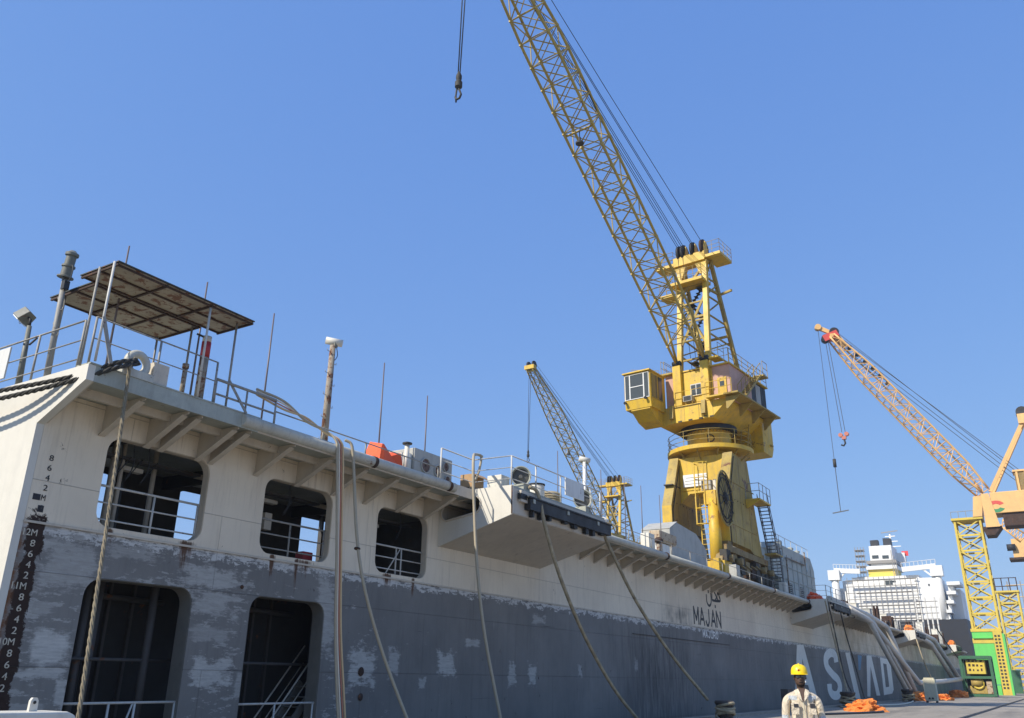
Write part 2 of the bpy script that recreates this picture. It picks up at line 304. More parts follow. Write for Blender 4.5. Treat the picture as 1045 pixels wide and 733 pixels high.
# ---------------------------------------------------------------- mesh helpers
OFF = {}
class MB:
    def __init__(self): self.v = []; self.f = []; self.s = []
    def _a(self, vs, fs, smooth=False):
        o = len(self.v); self.v += [Vector(p) for p in vs]; self.f += [tuple(i+o for i in q) for q in fs]; self.s += [smooth]*len(fs); return self
    def box(self, a, b):
        x0, y0, z0 = a; x1, y1, z1 = b
        x0, x1 = min(x0, x1), max(x0, x1); y0, y1 = min(y0, y1), max(y0, y1); z0, z1 = min(z0, z1), max(z0, z1)
        return self._a([(x0,y0,z0),(x1,y0,z0),(x1,y1,z0),(x0,y1,z0),(x0,y0,z1),(x1,y0,z1),(x1,y1,z1),(x0,y1,z1)],
            [(0,3,2,1),(4,5,6,7),(0,1,5,4),(1,2,6,5),(2,3,7,6),(3,0,4,7)])
    def bar(self, p, q, w, h=None, up=(0, 0, 1)):
        p, q = Vector(p), Vector(q); h = h or w; d = (q-p).normalized(); u = Vector(up)
        if abs(d.dot(u)) > .98: u = Vector((0, 1, 0))
        s = d.cross(u).normalized(); u = s.cross(d)
        vs = [e+s*(a*w/2)+u*(b*h/2) for e in (p, q) for a, b in ((-1,-1),(1,-1),(1,1),(-1,1))]
        return self._a(vs, [(0,1,2,3),(7,6,5,4),(0,4,5,1),(1,5,6,2),(2,6,7,3),(3,7,4,0)])
    def cyl(self, p, q, r, r2=None, n=8, cap=True):
        p, q = Vector(p), Vector(q); r2 = r if r2 is None else r2; d = (q-p).normalized()
        u = Vector((0, 0, 1)) if abs(d.z) < .95 else Vector((0, 1, 0))
        s = d.cross(u).normalized(); u = s.cross(d); vs = []
        for c, rr in ((p, r), (q, r2)):
            vs += [c+(s*math.cos(2*math.pi*i/n)+u*math.sin(2*math.pi*i/n))*rr for i in range(n)]
        o = len(self.v); self._a(vs, [((i+1) % n, i, n+i, n+(i+1) % n) for i in range(n)], n > 5)
        if cap: self._f(o, list(range(n))); self._f(o, list(range(2*n-1, n-1, -1)))
        return self
    def _f(self, o, idx): self.f.append(tuple(i+o for i in idx)); self.s.append(False)
    def tube(self, pts, r, n=6, cap=True):
        pts = [Vector(p) for p in pts]; o = len(self.v); N = len(pts); u = None
        rs = r if isinstance(r, (list, tuple)) else [r]*N
        for k, p in enumerate(pts):
            d = (pts[min(k+1, N-1)]-pts[max(k-1, 0)]).normalized()
            if u is None: u = Vector((0, 0, 1)) if abs(d.z) < .9 else Vector((0, 1, 0))
            s = d.cross(u).normalized(); u = s.cross(d)
            self.v += [p+(s*math.cos(2*math.pi*i/n)+u*math.sin(2*math.pi*i/n))*rs[k] for i in range(n)]
        for k in range(N-1):
            for i in range(n):
                self.f.append((o+k*n+(i+1) % n, o+k*n+i, o+(k+1)*n+i, o+(k+1)*n+(i+1) % n)); self.s.append(n > 4)
        if cap: self._f(o, list(range(n))); self._f(o+(N-1)*n, list(range(n-1, -1, -1)))
        return self
    def prism(self, poly, axis, a, b):
        # polygon in the two other axes (kept in x,y,z order), extruded along axis from a to b
        def P(u, v, w): return {'x': (w, u, v), 'y': (u, w, v), 'z': (u, v, w)}[axis]
        n = len(poly); vs = [P(u, v, a) for u, v in poly]+[P(u, v, b) for u, v in poly]
        return self._a(vs, [tuple(range(n-1, -1, -1)), tuple(range(n, 2*n))]+[(i, (i+1) % n, n+(i+1) % n, n+i) for i in range(n)])
    def lathe(self, c, prof, n=16, axis=(0, 0, 1)):
        c = Vector(c); d = Vector(axis).normalized(); u = Vector((1, 0, 0)) if abs(d.x) < .9 else Vector((0, 1, 0))
        s = d.cross(u).normalized(); u = s.cross(d); o = len(self.v)
        def rg(r, h): self.v.extend([c+d*h+(s*math.cos(2*math.pi*i/n)+u*math.sin(2*math.pi*i/n))*max(r, 1e-4) for i in range(n)]); return len(self.v)-n
        a = rg(*prof[0]); pd = None
        for k in range(len(prof)-1):
            e = Vector((prof[k+1][0]-prof[k][0], prof[k+1][1]-prof[k][1])).normalized()
            if pd is not None and e.dot(pd) < .8: a = rg(*prof[k])      # hard corner: own ring of vertices
            b = rg(*prof[k+1])
            for i in range(n): self.f.append((a+i, a+(i+1) % n, b+(i+1) % n, b+i)); self.s.append(True)
            a, pd = b, e
        return self
    def torus(self, c, axis, r, t, n=24, m=8, a0=0, a1=2*math.pi):
        c = Vector(c); d = Vector(axis).normalized(); u = Vector((0, 0, 1)) if abs(d.z) < .9 else Vector((1, 0, 0))
        s = d.cross(u).normalized(); u = s.cross(d)
        full = a1-a0 > 6.28
        pts = [c+(s*math.cos(a0+(a1-a0)*i/n)+u*math.sin(a0+(a1-a0)*i/n))*r for i in range(n+1)]
        return self.tube(pts, t, m, not full)
    def xf(self, M):
        self.v = [M @ p for p in self.v]; return self
def tag(o, label=None, cat=None, group=None, kind=None):
    for k, v in (('label', label), ('category', cat), ('group', group), ('kind', kind)):
        if v: o[k] = v
    return o
def thing(name, label, cat, loc=(0, 0, 0), group=None):
    o = bpy.data.objects.new(name, None); o.empty_display_size = .2; COL.objects.link(o); o.location = loc; OFF[o] = Vector(loc)
    return tag(o, label, cat, group)
def build(name, mb, mat, parent=None, loc=None, bevel=0.):
    off = OFF[parent] if parent is not None else Vector(loc or (0, 0, 0))
    me = bpy.data.meshes.new(name); me.from_pydata([p-off for p in mb.v], [], mb.f)
    me.polygons.foreach_set('use_smooth', mb.s); me.materials.append(MATS[mat]); me.update()
    o = bpy.data.objects.new(name, me); COL.objects.link(o)
    if parent is not None: o.parent = parent
    else: o.location = off
    OFF[o] = off
    if bevel:
        b = o.modifiers.new('bevel', 'BEVEL'); b.width = bevel; b.segments = 2; b.limit_method = 'ANGLE'
    return o
def single(name, mb, mat, loc, label, cat, group=None, kind=None, bevel=0.):
    return tag(build(name, mb, mat, None, loc, bevel), label, cat, group, kind)
def shared(src, name, parent, loc=(0, 0, 0), rot=None, scale=None):
    o = src.copy(); o.name = name; COL.objects.link(o); o.parent = parent; o.location = loc
    if rot is not None: o.rotation_euler = rot
    if scale is not None: o.scale = scale
    OFF[o] = OFF[parent]; return o
def copy_tree(o, parent=None):
    c = o.copy(); COL.objects.link(c); c.parent = parent
    for ch in list(o.children): copy_tree(ch, c)
    return c
def cat_rom(pts, n=8):
    P = [Vector(p) for p in pts]; P = [P[0]*2-P[1]]+P+[P[-1]*2-P[-2]]; out = []
    for i in range(1, len(P)-2):
        for k in range(n):
            t = k/n; a, b, c, d = P[i-1:i+3]
            out.append(.5*((2*b)+(c-a)*t+(2*a-5*b+4*c-d)*t*t+(3*b-a-3*c+d)*t**3))
    return out+[P[-2]]
def rrect(y0, y1, z0, z1, r, n=6):
    out = []
    for cy, cz, a in ((y1-r, z1-r, 0), (y0+r, z1-r, 90), (y0+r, z0+r, 180), (y1-r, z0+r, 270)):
        for k in range(n+1):
            t = R(a+90*k/n); out.append((cy+r*math.cos(t), cz+r*math.sin(t)))
    return out
def plate(name, outer, holes, a, b, mat, parent, plane='x'):
    # flat plate with holes: outline in (y,z) for plane x, in (x,z) for plane y; thickness runs from a to b
    cu = bpy.data.curves.new(name, 'CURVE'); cu.dimensions = '2D'; cu.fill_mode = 'BOTH'; cu.extrude = abs(b-a)/2
    for poly in [outer]+holes:
        s = cu.splines.new('POLY'); s.points.add(len(poly)-1); s.use_cyclic_u = True
        for p, (u, v) in zip(s.points, poly): p.co = (u, v, 0, 1)
    t = bpy.data.objects.new('tmp', cu); COL.objects.link(t)
    me = bpy.data.meshes.new_from_object(t.evaluated_get(bpy.context.evaluated_depsgraph_get()))
    bpy.data.objects.remove(t); bpy.data.curves.remove(cu)
    off = OFF[parent]; mid = (a+b)/2
    for v in me.vertices:
        u, w, d = v.co
        v.co = (Vector((mid+d, u, w)) if plane == 'x' else Vector((u, mid-d, w)))-off
    me.materials.clear(); me.materials.append(MATS[mat]); me.name = name
    o = bpy.data.objects.new(name, me); COL.objects.link(o); o.parent = parent; OFF[o] = off
    return o
def text(name, body, size, origin, right, upd, mat, parent, width=None, depth=.004, shear=0., align='CENTER', off_=0.):
    cu = bpy.data.curves.new(name, 'FONT'); cu.body = body; cu.size = size; cu.extrude = depth; cu.align_x = align; cu.offset = off_; cu.shear = shear
    t = bpy.data.objects.new('tmp', cu); COL.objects.link(t)
    me = bpy.data.meshes.new_from_object(t.evaluated_get(bpy.context.evaluated_depsgraph_get()))
    bpy.data.objects.remove(t); bpy.data.curves.remove(cu)
    xs = [v.co.x for v in me.vertices]; ys = [v.co.y for v in me.vertices]
    sx = width/(max(xs)-min(xs)) if width else 1; sy = size/(max(ys)-min(ys)); cx = (max(xs)+min(xs))/2; cy = (max(ys)+min(ys))/2
    r, u = Vector(right).normalized(), Vector(upd).normalized(); nn = r.cross(u); O = Vector(origin)-OFF[parent]
    if not width: sx = sy
    for v in me.vertices: v.co = O+r*((v.co.x-cx)*sx)+u*((v.co.y-cy)*sy)+nn*v.co.z
    me.materials.clear(); me.materials.append(MATS[mat])
    o = bpy.data.objects.new(name, me); COL.objects.link(o); o.parent = parent; OFF[o] = OFF[parent]
    return o
# ================================================================ setting
QZ = .13                                   # quay level
WX, WB, WT = -16.5, -21.7, 7.27            # dock wall: outer face, inner face, top of deck
EX = -15.1                                 # edge of the gallery overhanging the quay
Y0, Y1 = 8.87, 186.
m = MB().box((-13., -80, -6), (400, 2600, QZ)); o = build('quay', m, 'quay_concrete'); o['kind'] = 'structure'
m = MB().box((-13.45, -80, -.55), (-13.003, 2600, QZ+.10)); k = build('kerb', m, 'quay_concrete', o)
m = MB()._a([(-6000, -3000, -3.1), (6000, -3000, -3.1), (6000, 9000, -3.1), (-6000, 9000, -3.1)], [(0, 1, 2, 3)])
o = build('water', m, 'harbour_water'); o['kind'] = 'structure'
# crane rails let into the quay, each in a dark slot
for i, (x0, lab) in enumerate(((-4.55, 'left crane rail let into the quay beside the lattice towers'), (.35, 'right crane rail let into the quay near the photo corner'))):
    ex = x0-1.5 if i == 0 else x0-.6
    r = thing('crane_rail', lab, 'rail', (x0, 30, QZ), 'crane rails in the quay')
    build('slot', MB().box((x0-.19, -60, QZ-.05), (x0+.19, 900, QZ+.004)), 'black_steel', r)
    build('rail_head', MB().box((x0-.045, -60, QZ+.005), (x0+.045, 900, QZ+.035)), 'rail_iron', r)

# ================================================================ floating dock, quay-side wing wall
dock = thing('floating_dock', 'long grey and white floating dock wall lying along the quay', 'floating dock', (-19, 8.87, -3.1))
UP = [(10.30, 12.98), (14.73, 17.20), (19.12, 21.57)]; LO = [(10.36, 13.0), (14.68, 17.25)]
holes = [rrect(a, b, 4.47, 6.38, .34) for a, b in UP]+[rrect(a, b, -.6, 3.44, .36) for a, b in LO]
wall = plate('hull_plating', [(Y0, -5), (Y1, -5), (Y1, 6.97), (Y0, 6.97)], holes, WX, WX-.03, 'hull_paint', dock)
fh = [rrect(a, b, 4.2, 6.78, .3) for a, b in ((11.5, 13.92), (15.95, 18.3), (20.9, 23.2))]
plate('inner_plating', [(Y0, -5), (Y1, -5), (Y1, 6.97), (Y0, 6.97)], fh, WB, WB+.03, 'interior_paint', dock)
# coamings round the openings: deep jambs seen on their far side
for (a, b, z0, z1, r) in [(a, b, 4.47, 6.38, .34) for a, b in UP]+[(a, b, -.6, 3.44, .36) for a, b in LO]:
    lower = z0 < 4
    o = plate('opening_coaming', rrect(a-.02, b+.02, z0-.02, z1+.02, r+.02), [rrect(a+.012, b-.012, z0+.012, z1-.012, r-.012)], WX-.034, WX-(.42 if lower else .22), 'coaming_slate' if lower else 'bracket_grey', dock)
    if not lower: o['label'] = 'light grey jamb round an upper opening'
# end plate facing the sun, flaring out under the gallery
build('end_plate', MB().prism([(WB, -5), (WX, -5), (WX, 6.25), (EX, 6.93), (EX, WT-.02), (WB, WT-.02)], 'y', Y0-.16, Y0-.004), 'end_plate', dock)
build('end_gusset', MB().prism([(WX+.004, 6.29), (EX-.01, 6.96), (WX+.004, 6.96)], 'y', Y0+.002, Y0+.05), 'bracket_grey', dock)
# decks
build('top_deck', MB().box((WB, Y0, 6.975), (EX-.06, Y1, WT-.012)), 'green_grey', dock)
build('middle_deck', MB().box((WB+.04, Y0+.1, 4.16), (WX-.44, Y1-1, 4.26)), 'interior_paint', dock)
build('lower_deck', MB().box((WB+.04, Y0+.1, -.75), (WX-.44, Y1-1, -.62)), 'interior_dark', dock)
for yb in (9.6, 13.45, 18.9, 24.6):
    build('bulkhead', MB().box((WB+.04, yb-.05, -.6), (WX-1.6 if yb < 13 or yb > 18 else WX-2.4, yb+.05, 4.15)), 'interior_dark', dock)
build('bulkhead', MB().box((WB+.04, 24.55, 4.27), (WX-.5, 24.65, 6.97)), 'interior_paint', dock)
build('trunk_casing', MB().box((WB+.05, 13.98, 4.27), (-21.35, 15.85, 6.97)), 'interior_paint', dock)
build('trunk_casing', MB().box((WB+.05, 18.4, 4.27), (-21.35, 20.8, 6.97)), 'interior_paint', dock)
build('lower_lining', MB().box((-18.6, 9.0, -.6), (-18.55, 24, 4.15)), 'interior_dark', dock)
for (x, y, r_) in ((-17.7, 11.25, .07), (-17.75, 11.5, .05), (-18.1, 12.6, .06), (-17.8, 15.15, .06), (-17.9, 15.3, .05), (-17.7, 20.2, .06)):
    build('pipe_stack', MB().cyl((x, y, 4.26), (x, y, 6.97), r_, n=8), 'bracket_grey', dock)
for (y, dx) in ((11.15, 0), (11.35, .1), (12.65, .2)):
    build('pipe_stack', MB().cyl((-17.6+dx, y, -.6), (-17.6+dx, y, 4.15), .09, n=8), 'interior_paint', dock)
for y in (11.3, 15.2, 20.3):       # deck beams under the top deck
    build('deck_beam', MB().box((WB+.05, y, 6.6), (WX-.44, y+.12, 6.97)), 'interior_dark', dock)
build('switch_box', MB().box((-17.9, 15.5, 5.3), (-17.7, 15.75, 5.75)), 'bracket_grey', dock)
build('switch_box', MB().box((-17.9, 15.9, 5.3), (-17.7, 16.15, 5.75)), 'bracket_grey', dock)
rr_ = random.Random(3)
for (y0_, y1_) in UP:       # cable trays, hanging wires, lamp and frames seen through the upper openings
    build('cable_tray', MB().box((-17.9, y0_-.6, 6.25), (-17.6, y1_+.6, 6.31)), 'interior_paint', dock)
    build('ceiling_pipe', MB().cyl((-18.6, y0_-.8, 6.5), (-18.6, y1_+.8, 6.5), .07, n=8), 'bracket_grey', dock)
    for k in range(4):
        y = y0_+.2+k*.6; build('wall_frame', MB().box((-21.62, y+2.6, 4.27), (-21.45, y+2.68, 6.9)), 'interior_paint', dock)
    for k in range(3):
        y = rr_.uniform(y0_+.2, y1_-.2); build('hanging_wire', MB().tube(cat_rom([(-17.3, y, 6.9), (-17.3, y+.15, 6.1), (-17.4, y+.05, 5.7), (-17.5, y+.5, 6.3)], 4), .014, 5), 'wire_black', dock)
    build('ceiling_lamp', MB().box((-18.2, (y0_+y1_)/2, 6.1), (-18.0, (y0_+y1_)/2+.6, 6.2)), 'cream_paint', dock)
for (y0_, y1_) in LO:
    for k in range(5): build('wall_frame', MB().box((-18.54, y0_+k*.62, -.6), (-18.44, y0_+k*.62+.07, 4.1)), 'interior_paint', dock)
    build('inner_bar', MB().cyl((-17.4, y0_-.3, 1.9), (-17.4, y1_+.5, 1.9), .04, n=6), 'interior_paint', dock)
    build('inner_pipe', MB().cyl((-18.2, y0_-.3, 3.3), (-18.2, y1_+.5, 3.2), .07, n=8), 'interior_paint', dock)
b = build('extinguisher_box', MB().box((-17.3, 16.75, 4.27), (-17.0, 17.12, 4.78)), 'red_paint', dock, bevel=.02); b['label'] = 'small red box standing in the middle upper opening'
# guard rails in the openings
def guard(y0, y1, zb, zt, x, nrail, posts, mat='rail_white', brace=False):
    g = MB()
    root = build('opening_rail', MB().cyl((x, y0, zt), (x, y1, zt), .028, n=6), mat, dock)
    for i in range(1, nrail):
        z = zt-(zt-zb)*i/nrail
        build('rail_bar', MB().cyl((x, y0, z), (x, y1, z), .02, n=6), mat, root)
    for y in posts:
        build('rail_post', MB().cyl((x, y, zb), (x, y, zt), .026, n=6), mat, root)
    if brace: build('rail_post', MB().cyl((x, brace[0], zb), (x, brace[1], zt), .02, n=6), mat, root)
guard(10.31, 12.97, 4.3, 5.35, WX-.2, 3, (11.75, 12.93))
guard(14.74, 17.19, 4.3, 5.35, WX-.2, 3, (15.9, 17.15), 'rail_steel')
guard(19.13, 21.56, 4.3, 5.30, WX-.2, 3, (19.2, 20.3, 20.55), 'rail_white', (19.7, 20.5))
guard(10.3, 13.02, -.6, 1.06, WX-.1, 2, (11.4, 12.0, 12.98), 'rail_white', (11.45, 11.95))
guard(14.6, 17.3, -.6, .98, WX-.1, 2, (15.9, 17.2), 'rail_white')
# inclined ladder inside the second lower opening
SA, SB = Vector((0, 15.85, -1.0)), Vector((0, 17.95, 1.45)); SD = SB-SA
def sp_(x, t, dz=0.): p = SA+SD*t; return (x, p.y, p.z+dz)
st = build('stair', MB().bar(sp_(-17.2, 0), sp_(-17.2, 1), .05, .2), 'coaming_slate', dock)
build('stair_stringer', MB().bar(sp_(-17.8, 0), sp_(-17.8, 1), .05, .2), 'coaming_slate', st)
for i in range(10):
    t = (i+.5)/10; p = SA+SD*t; build('tread', MB().box((-17.8, p.y-.1, p.z), (-17.2, p.y+.1, p.z+.03)), 'coaming_slate', st)
for x in (-17.2, -17.8):
    build('handrail', MB().tube([sp_(x, .02, .1), sp_(x, -.04, .55), sp_(x, .06, .95), sp_(x, 1, .95)], .022, 6), 'bracket_grey', st)
    build('handrail', MB().tube([sp_(x, .05, .1), sp_(x, .0, .35), sp_(x, .08, .5), sp_(x, 1, .5)], .016, 6), 'bracket_grey', st)
# knuckle bar between the two paints, eyes and pipes on the plating
build('knuckle_bar', MB().bar((WX+.022, Y0, 4.345), (WX+.022, Y1, 4.345), .03, .045), 'bracket_grey', dock)
build('side_ledge', MB().bar((WX+.018, 37.2, 3.60), (WX+.018, 51., 3.60), .03, .03), 'black_steel', dock)
for (y, z, s) in ((18.85, 1.75, .12), (18.9, 1.1, .10), (14.35, 3.6, .05)):
    build('plug_patch', MB().lathe((WX, y, z), [(s*.8, .0), (s, .02), (s*.6, .05), (0, .055)], 12, (1, 0, 0)), 'rust_metal', dock)
# gallery: fascia, round gunwale tube, brackets
build('fascia', MB().box((EX-.05, Y0-.003, 6.93), (EX, 13.05, WT-.012)), 'green_grey', dock)
build('deck_edge_strip', MB().box((EX-.45, Y0-.14, WT-.01), (EX+.012, 13.1, WT+.02)), 'green_grey', dock)
build('fascia', MB().box((EX-.05, 13.06, 6.93), (EX-.01, 22.05, WT-.02)), 'bracket_grey', dock)
build('gunwale_tube', MB().cyl((EX+.0, 12.55, 7.11), (EX+.0, 20.95, 7.11), .145, n=20), 'tube_paint', dock)
for (ya, yb) in ((28.78, 65.55), (72.2, 109.05), (115.8, 152.5), (159.3, Y1)):
    build('fascia', MB().box((EX-.05, ya, 6.95), (EX-.01, yb, WT-.02)), 'bracket_grey', dock)
    y = ya+.6
    while y < yb-.3:
        e = min(y+9.0, yb)
        build('gunwale_tube', MB().cyl((EX, y, 7.11), (EX, e-.06, 7.11), .14, n=16), 'tube_paint', dock)
        build('tube_collar', MB().cyl((EX, e-.20, 7.11), (EX, e-.08, 7.11), .175, n=16), 'rust_metal', dock); y = e+.05
for y in (17.1, 20.6):
    build('tube_collar', MB().cyl((EX, y, 7.11), (EX, y+.12, 7.11), .16, n=16), 'rust_metal', dock)
build('gallery_stringer', MB().box((-15.85, Y0+.06, 6.80), (-15.75, Y1, 6.974)), 'bracket_grey', dock)
def bracket_mesh():
    b = MB(); b.prism([(WX+.001, 6.33), (EX-.2, 6.90), (EX-.07, 6.90), (EX-.07, 6.972), (WX+.001, 6.972)], 'y', -.012, .012)
    b.bar((WX+.01, 0, 6.315), (EX-.19, 0, 6.885), .15, .022); return b
src = None
ys = [10.09, 11.18, 11.52, 12.54, 12.95, 14.36, 15.77, 17.12, 18.48, 19.93, 21.3]
yy = 30.7
while yy < 184: ys.append(yy); yy += 1.36
for y in ys:
    if 65.3 < y < 72.3 or 108.8 < y < 116 or 152.3 < y < 159.5: continue
    if src is None:
        src = build('bracket', bracket_mesh(), 'bracket_grey', dock); base = OFF[dock]
        src.location = (0, y, 0)
    else:
        shared(src, 'bracket', dock, (0, y+random.uniform(-.03, .03), random.uniform(-.012, 0)))
# sponsons carrying winches; pierced end plate to seaward
def sponson(ys, near=False):
    L = 6.62; ob = -13.7
    prof = [(WX+.003, 5.55), (ob, 6.38), (ob, WT-.03), (WX+.003, WT-.03)]
    r = build('sponson', MB().prism([(WX+.003, 5.57), (ob-.03, 6.40), (ob-.03, WT-.05), (EX, WT-.05), (EX, 6.9)] if False else [(WX+.003, 5.57), (ob-.03, 6.40), (ob-.03, 6.46), (WX+.003, 5.63)], 'y', ys+.06, ys+L), 'sponson_paint', dock)
    hole = [(-16.28+.72+.72*math.cos(t)*(1 if abs(math.cos(t)) < 2 else 1), 6.62+.10*math.cos(t)+.30*math.sin(t)) for t in [i*math.pi/12 for i in range(24)]]
    hole = [(-15.63+(.52 if math.cos(t) >= 0 else -.52)+.24*math.cos(t), 6.70+(.09 if math.cos(t) >= 0 else -.09)+.27*math.sin(t)) for t in [i*math.pi/12+.001 for i in range(24)]]
    e = plate('pierced_end_plate', [(WX+.003, 5.55), (ob, 6.38), (ob, WT+.02), (WX+.003, WT+.02)], [hole], ys, ys+.05, 'end_plate', dock, 'y'); e['label'] = 'sunlit sponson end plate with an oval fairlead hole'
    build('fairlead_lip', MB().tube([(x, ys-.01, z) for x, z in hole+hole[:1]], .035, 6, False), 'sponson_paint', dock)
    build('sponson_top', MB().box((EX-.2, ys+.06, WT-.03), (ob-.02, ys+L, WT+.015)), 'green_grey', dock)
    build('sponson_side', MB().box((ob-.05, ys+.06, 6.42), (ob-.01, ys+L, WT-.04)), 'sponson_paint', dock)
    build('far_plate', MB().prism([(WX+.003, 5.6), (ob, 6.4), (ob, WT-.05), (WX+.003, WT-.05)], 'y', ys+L+.002, ys+L+.05), 'sponson_paint', dock)
    f = build('fender_beam', MB().box((ob+.0, ys+.75, 6.62), (ob+.22, ys+L+.05, 6.98)), 'black_steel', dock)
    build('fender_shelf', MB().box((ob-.01, ys+.6, 6.985), (ob+.26, ys+L+.08, 7.03)), 'black_steel', f)
    build('chain_box', MB().box((ob, ys+.35, 6.82), (ob+.12, ys+.74, 7.18)), 'sponson_paint', f)
    build('chain_box', MB().box((ob+.02, ys+.30, 6.9), (ob+.13, ys+.69, 7.08)), 'black_steel', f)
    rnd = random.Random(int(ys))
    y = ys+1.0
    while y < ys+L:
        h = rnd.uniform(.03, .2)
        build('rubber_tab', MB().box((ob+.02, y, 6.62-h), (ob+.16, y+rnd.uniform(.08, .28), 6.615)), 'black_steel', f); y += rnd.uniform(.5, 1.1)
    y = ys+.9
    while y < ys+L-.3:
        build('rivet_plate', MB().box((ob+.221, y, 6.84), (ob+.25, y+.13, 6.97)), 'green_grey', f); y += 2.3
    build('rust_edge', MB().box((ob-.03, ys-.012, 6.39), (ob+.012, ys-.001, WT)), 'rust_metal', e)
    return r
for ys_ in (22.12, 65.6, 109.1, 152.6): sponson(ys_)
# draught marks, ship's names and the big letters
dm = []
z = 4.03
seq = [('12M', 0), ('8', -.2), ('6', -.4), ('4', -.6), ('2', -.8), ('11M', -1), ('8', -1.2), ('6', -1.4), ('4', -1.6), ('2', -1.8), ('10M', -2), ('8', -2.2), ('6', -2.4), ('4', -2.6), ('2', -2.8)]
z12 = aX(30.7, 543, WX).z; yd = 9.10
for b, dz in seq:
    text('draught_mark', b, .125, (WX+.006, yd+(-.06 if len(b) > 1 else .03), z12+dz*1.0), (0, 1, 0), (0, 0, 1), 'draught_white', dock, (.27 if len(b) > 1 else .09))
for b, dz in (('2', .6), ('M', .4), ('8', .2), ('4', .8), ('6', 1.0), ('8', 1.2)):
    text('draught_mark', b, .115, (WX+.006, yd+.05, z12+.28+dz), (0, 1, 0), (0, 0, 1), 'letter_black', dock, .085)
build('repaint_patch', MB().box((WX+.001, yd-.16, z12+.62), (WX+.005, yd-.01, z12+.74)), 'patch_dark', dock)
build('repaint_patch', MB().box((WX+.001, yd-.02, z12+.40), (WX+.0045, yd+.10, z12+.53)), 'patch_dark', dock)
GLY = {'M': [((0, 0), (0, 1)), ((0, 1), (.5, .25)), ((.5, .25), (1, 1)), ((1, 1), (1, 0))], 'A': [((0, 0), (.5, 1)), ((.5, 1), (1, 0)), ((.2, .33), (.8, .33))],
    'J': [((.8, 1), (.8, .25)), ((.8, .25), (.55, 0)), ((.55, 0), (.25, 0)), ((.25, 0), (.05, .25))], 'N': [((0, 0), (0, 1)), ((0, 1), (1, 0)), ((1, 0), (1, 1))],
    'U': [((0, 1), (0, .2)), ((0, .2), (.25, 0)), ((.25, 0), (.75, 0)), ((.75, 0), (1, .2)), ((1, .2), (1, 1))], 'R': [((0, 0), (0, 1)), ((0, 1), (.75, 1)), ((.75, 1), (1, .78)), ((1, .78), (.75, .5)), ((.75, .5), (0, .5)), ((.5, .5), (1, 0))],
    'O': [((.25, 0), (.75, 0)), ((.75, 0), (1, .25)), ((1, .25), (1, .75)), ((1, .75), (.75, 1)), ((.75, 1), (.25, 1)), ((.25, 1), (0, .75)), ((0, .75), (0, .25)), ((0, .25), (.25, 0))]}
def block(name, word, yc, zc, w, h, gap, t, mat):
    y = yc-(len(word)*w+(len(word)-1)*gap)/2
    for ch in word:
        mb = MB()
        for k, (a, b) in enumerate(GLY[ch]):
            A, B2 = Vector((y+a[0]*w, zc-h/2+a[1]*h)), Vector((y+b[0]*w, zc-h/2+b[1]*h)); d = (B2-A).normalized(); sd = Vector((-d.y, d.x))*t/2; A = A-d*t*.3; B2 = B2+d*t*.3
            tw = t
            mb.prism([tuple(A+sd), tuple(A-sd), tuple(B2-sd), tuple(B2+sd)], 'x', WX+.0015, WX+.005+k*.0006)
        build(name, mb, mat, dock); y += w+gap
block('name_letter', 'MAJAN', (aX(708, 628, WX).y+aX(736, 640, WX).y)/2, 4.93, .70, .84, .22, .15, 'letter_black')
block('port_letter', 'MAJURO', aX(725, 646, WX).y, 4.02, .30, .32, .13, .065, 'letter_white')
# Arabic name drawn as brush strokes: meem, jeem, alef, noon (right to left)
def stroke(pts, w, parent, name='arabic_stroke', closed=False):
    P = cat_rom([(p[0], p[1], 0) for p in pts], 6); n = len(P); mb = MB(); vs = []
    for i, p in enumerate(P):
        d = (P[min(i+1, n-1)]-P[max(i-1, 0)]).normalized(); s = Vector((-d.y, d.x, 0))
        for q in (1, -1):
            for dep in (.0015, .0055): vs.append((WX+dep, ay+(p+s*q*w/2).x, az+(p+s*q*w/2).y))
    fs = []
    for i in range(n-1):
        a, b_ = i*4, (i+1)*4
        fs += [(a+1, a+3, b_+3, b_+1), (a, b_, b_+2, a+2), (a, a+1, b_+1, b_), (a+2, b_+2, b_+3, a+3)]
    fs += [(0, 2, 3, 1), (n*4-4, n*4-3, n*4-1, n*4-2)]
    mb._a(vs, fs); return build(name, mb, 'letter_black', parent)
c_ = aX(727, 613, WX); ay, az = c_.y, c_.z+.22
stroke([(1.35, -.05), (1.05, .28), (.85, .05), (1.05, -.16), (1.38, -.12), (1.3, .1)], .135, dock)
stroke([(1.05, -.18), (.6, -.20), (.25, -.20)], .135, dock)
stroke([(.15, .42), (.42, .28), (.72, .02), (.5, -.17)], .135, dock)
stroke([(-.02, .85), (-.02, .3), (-.04, -.16), (.25, -.20)], .135, dock)
stroke([(-.22, .18), (-.25, -.35), (-.6, -.55), (-.95, -.38), (-1.0, .05)], .135, dock)
for (dx, dz) in ((-.62, .22), (.42, -.52)):
    stroke([(dx-.09, dz), (dx+.09, dz)], .17, dock, 'arabic_dot')
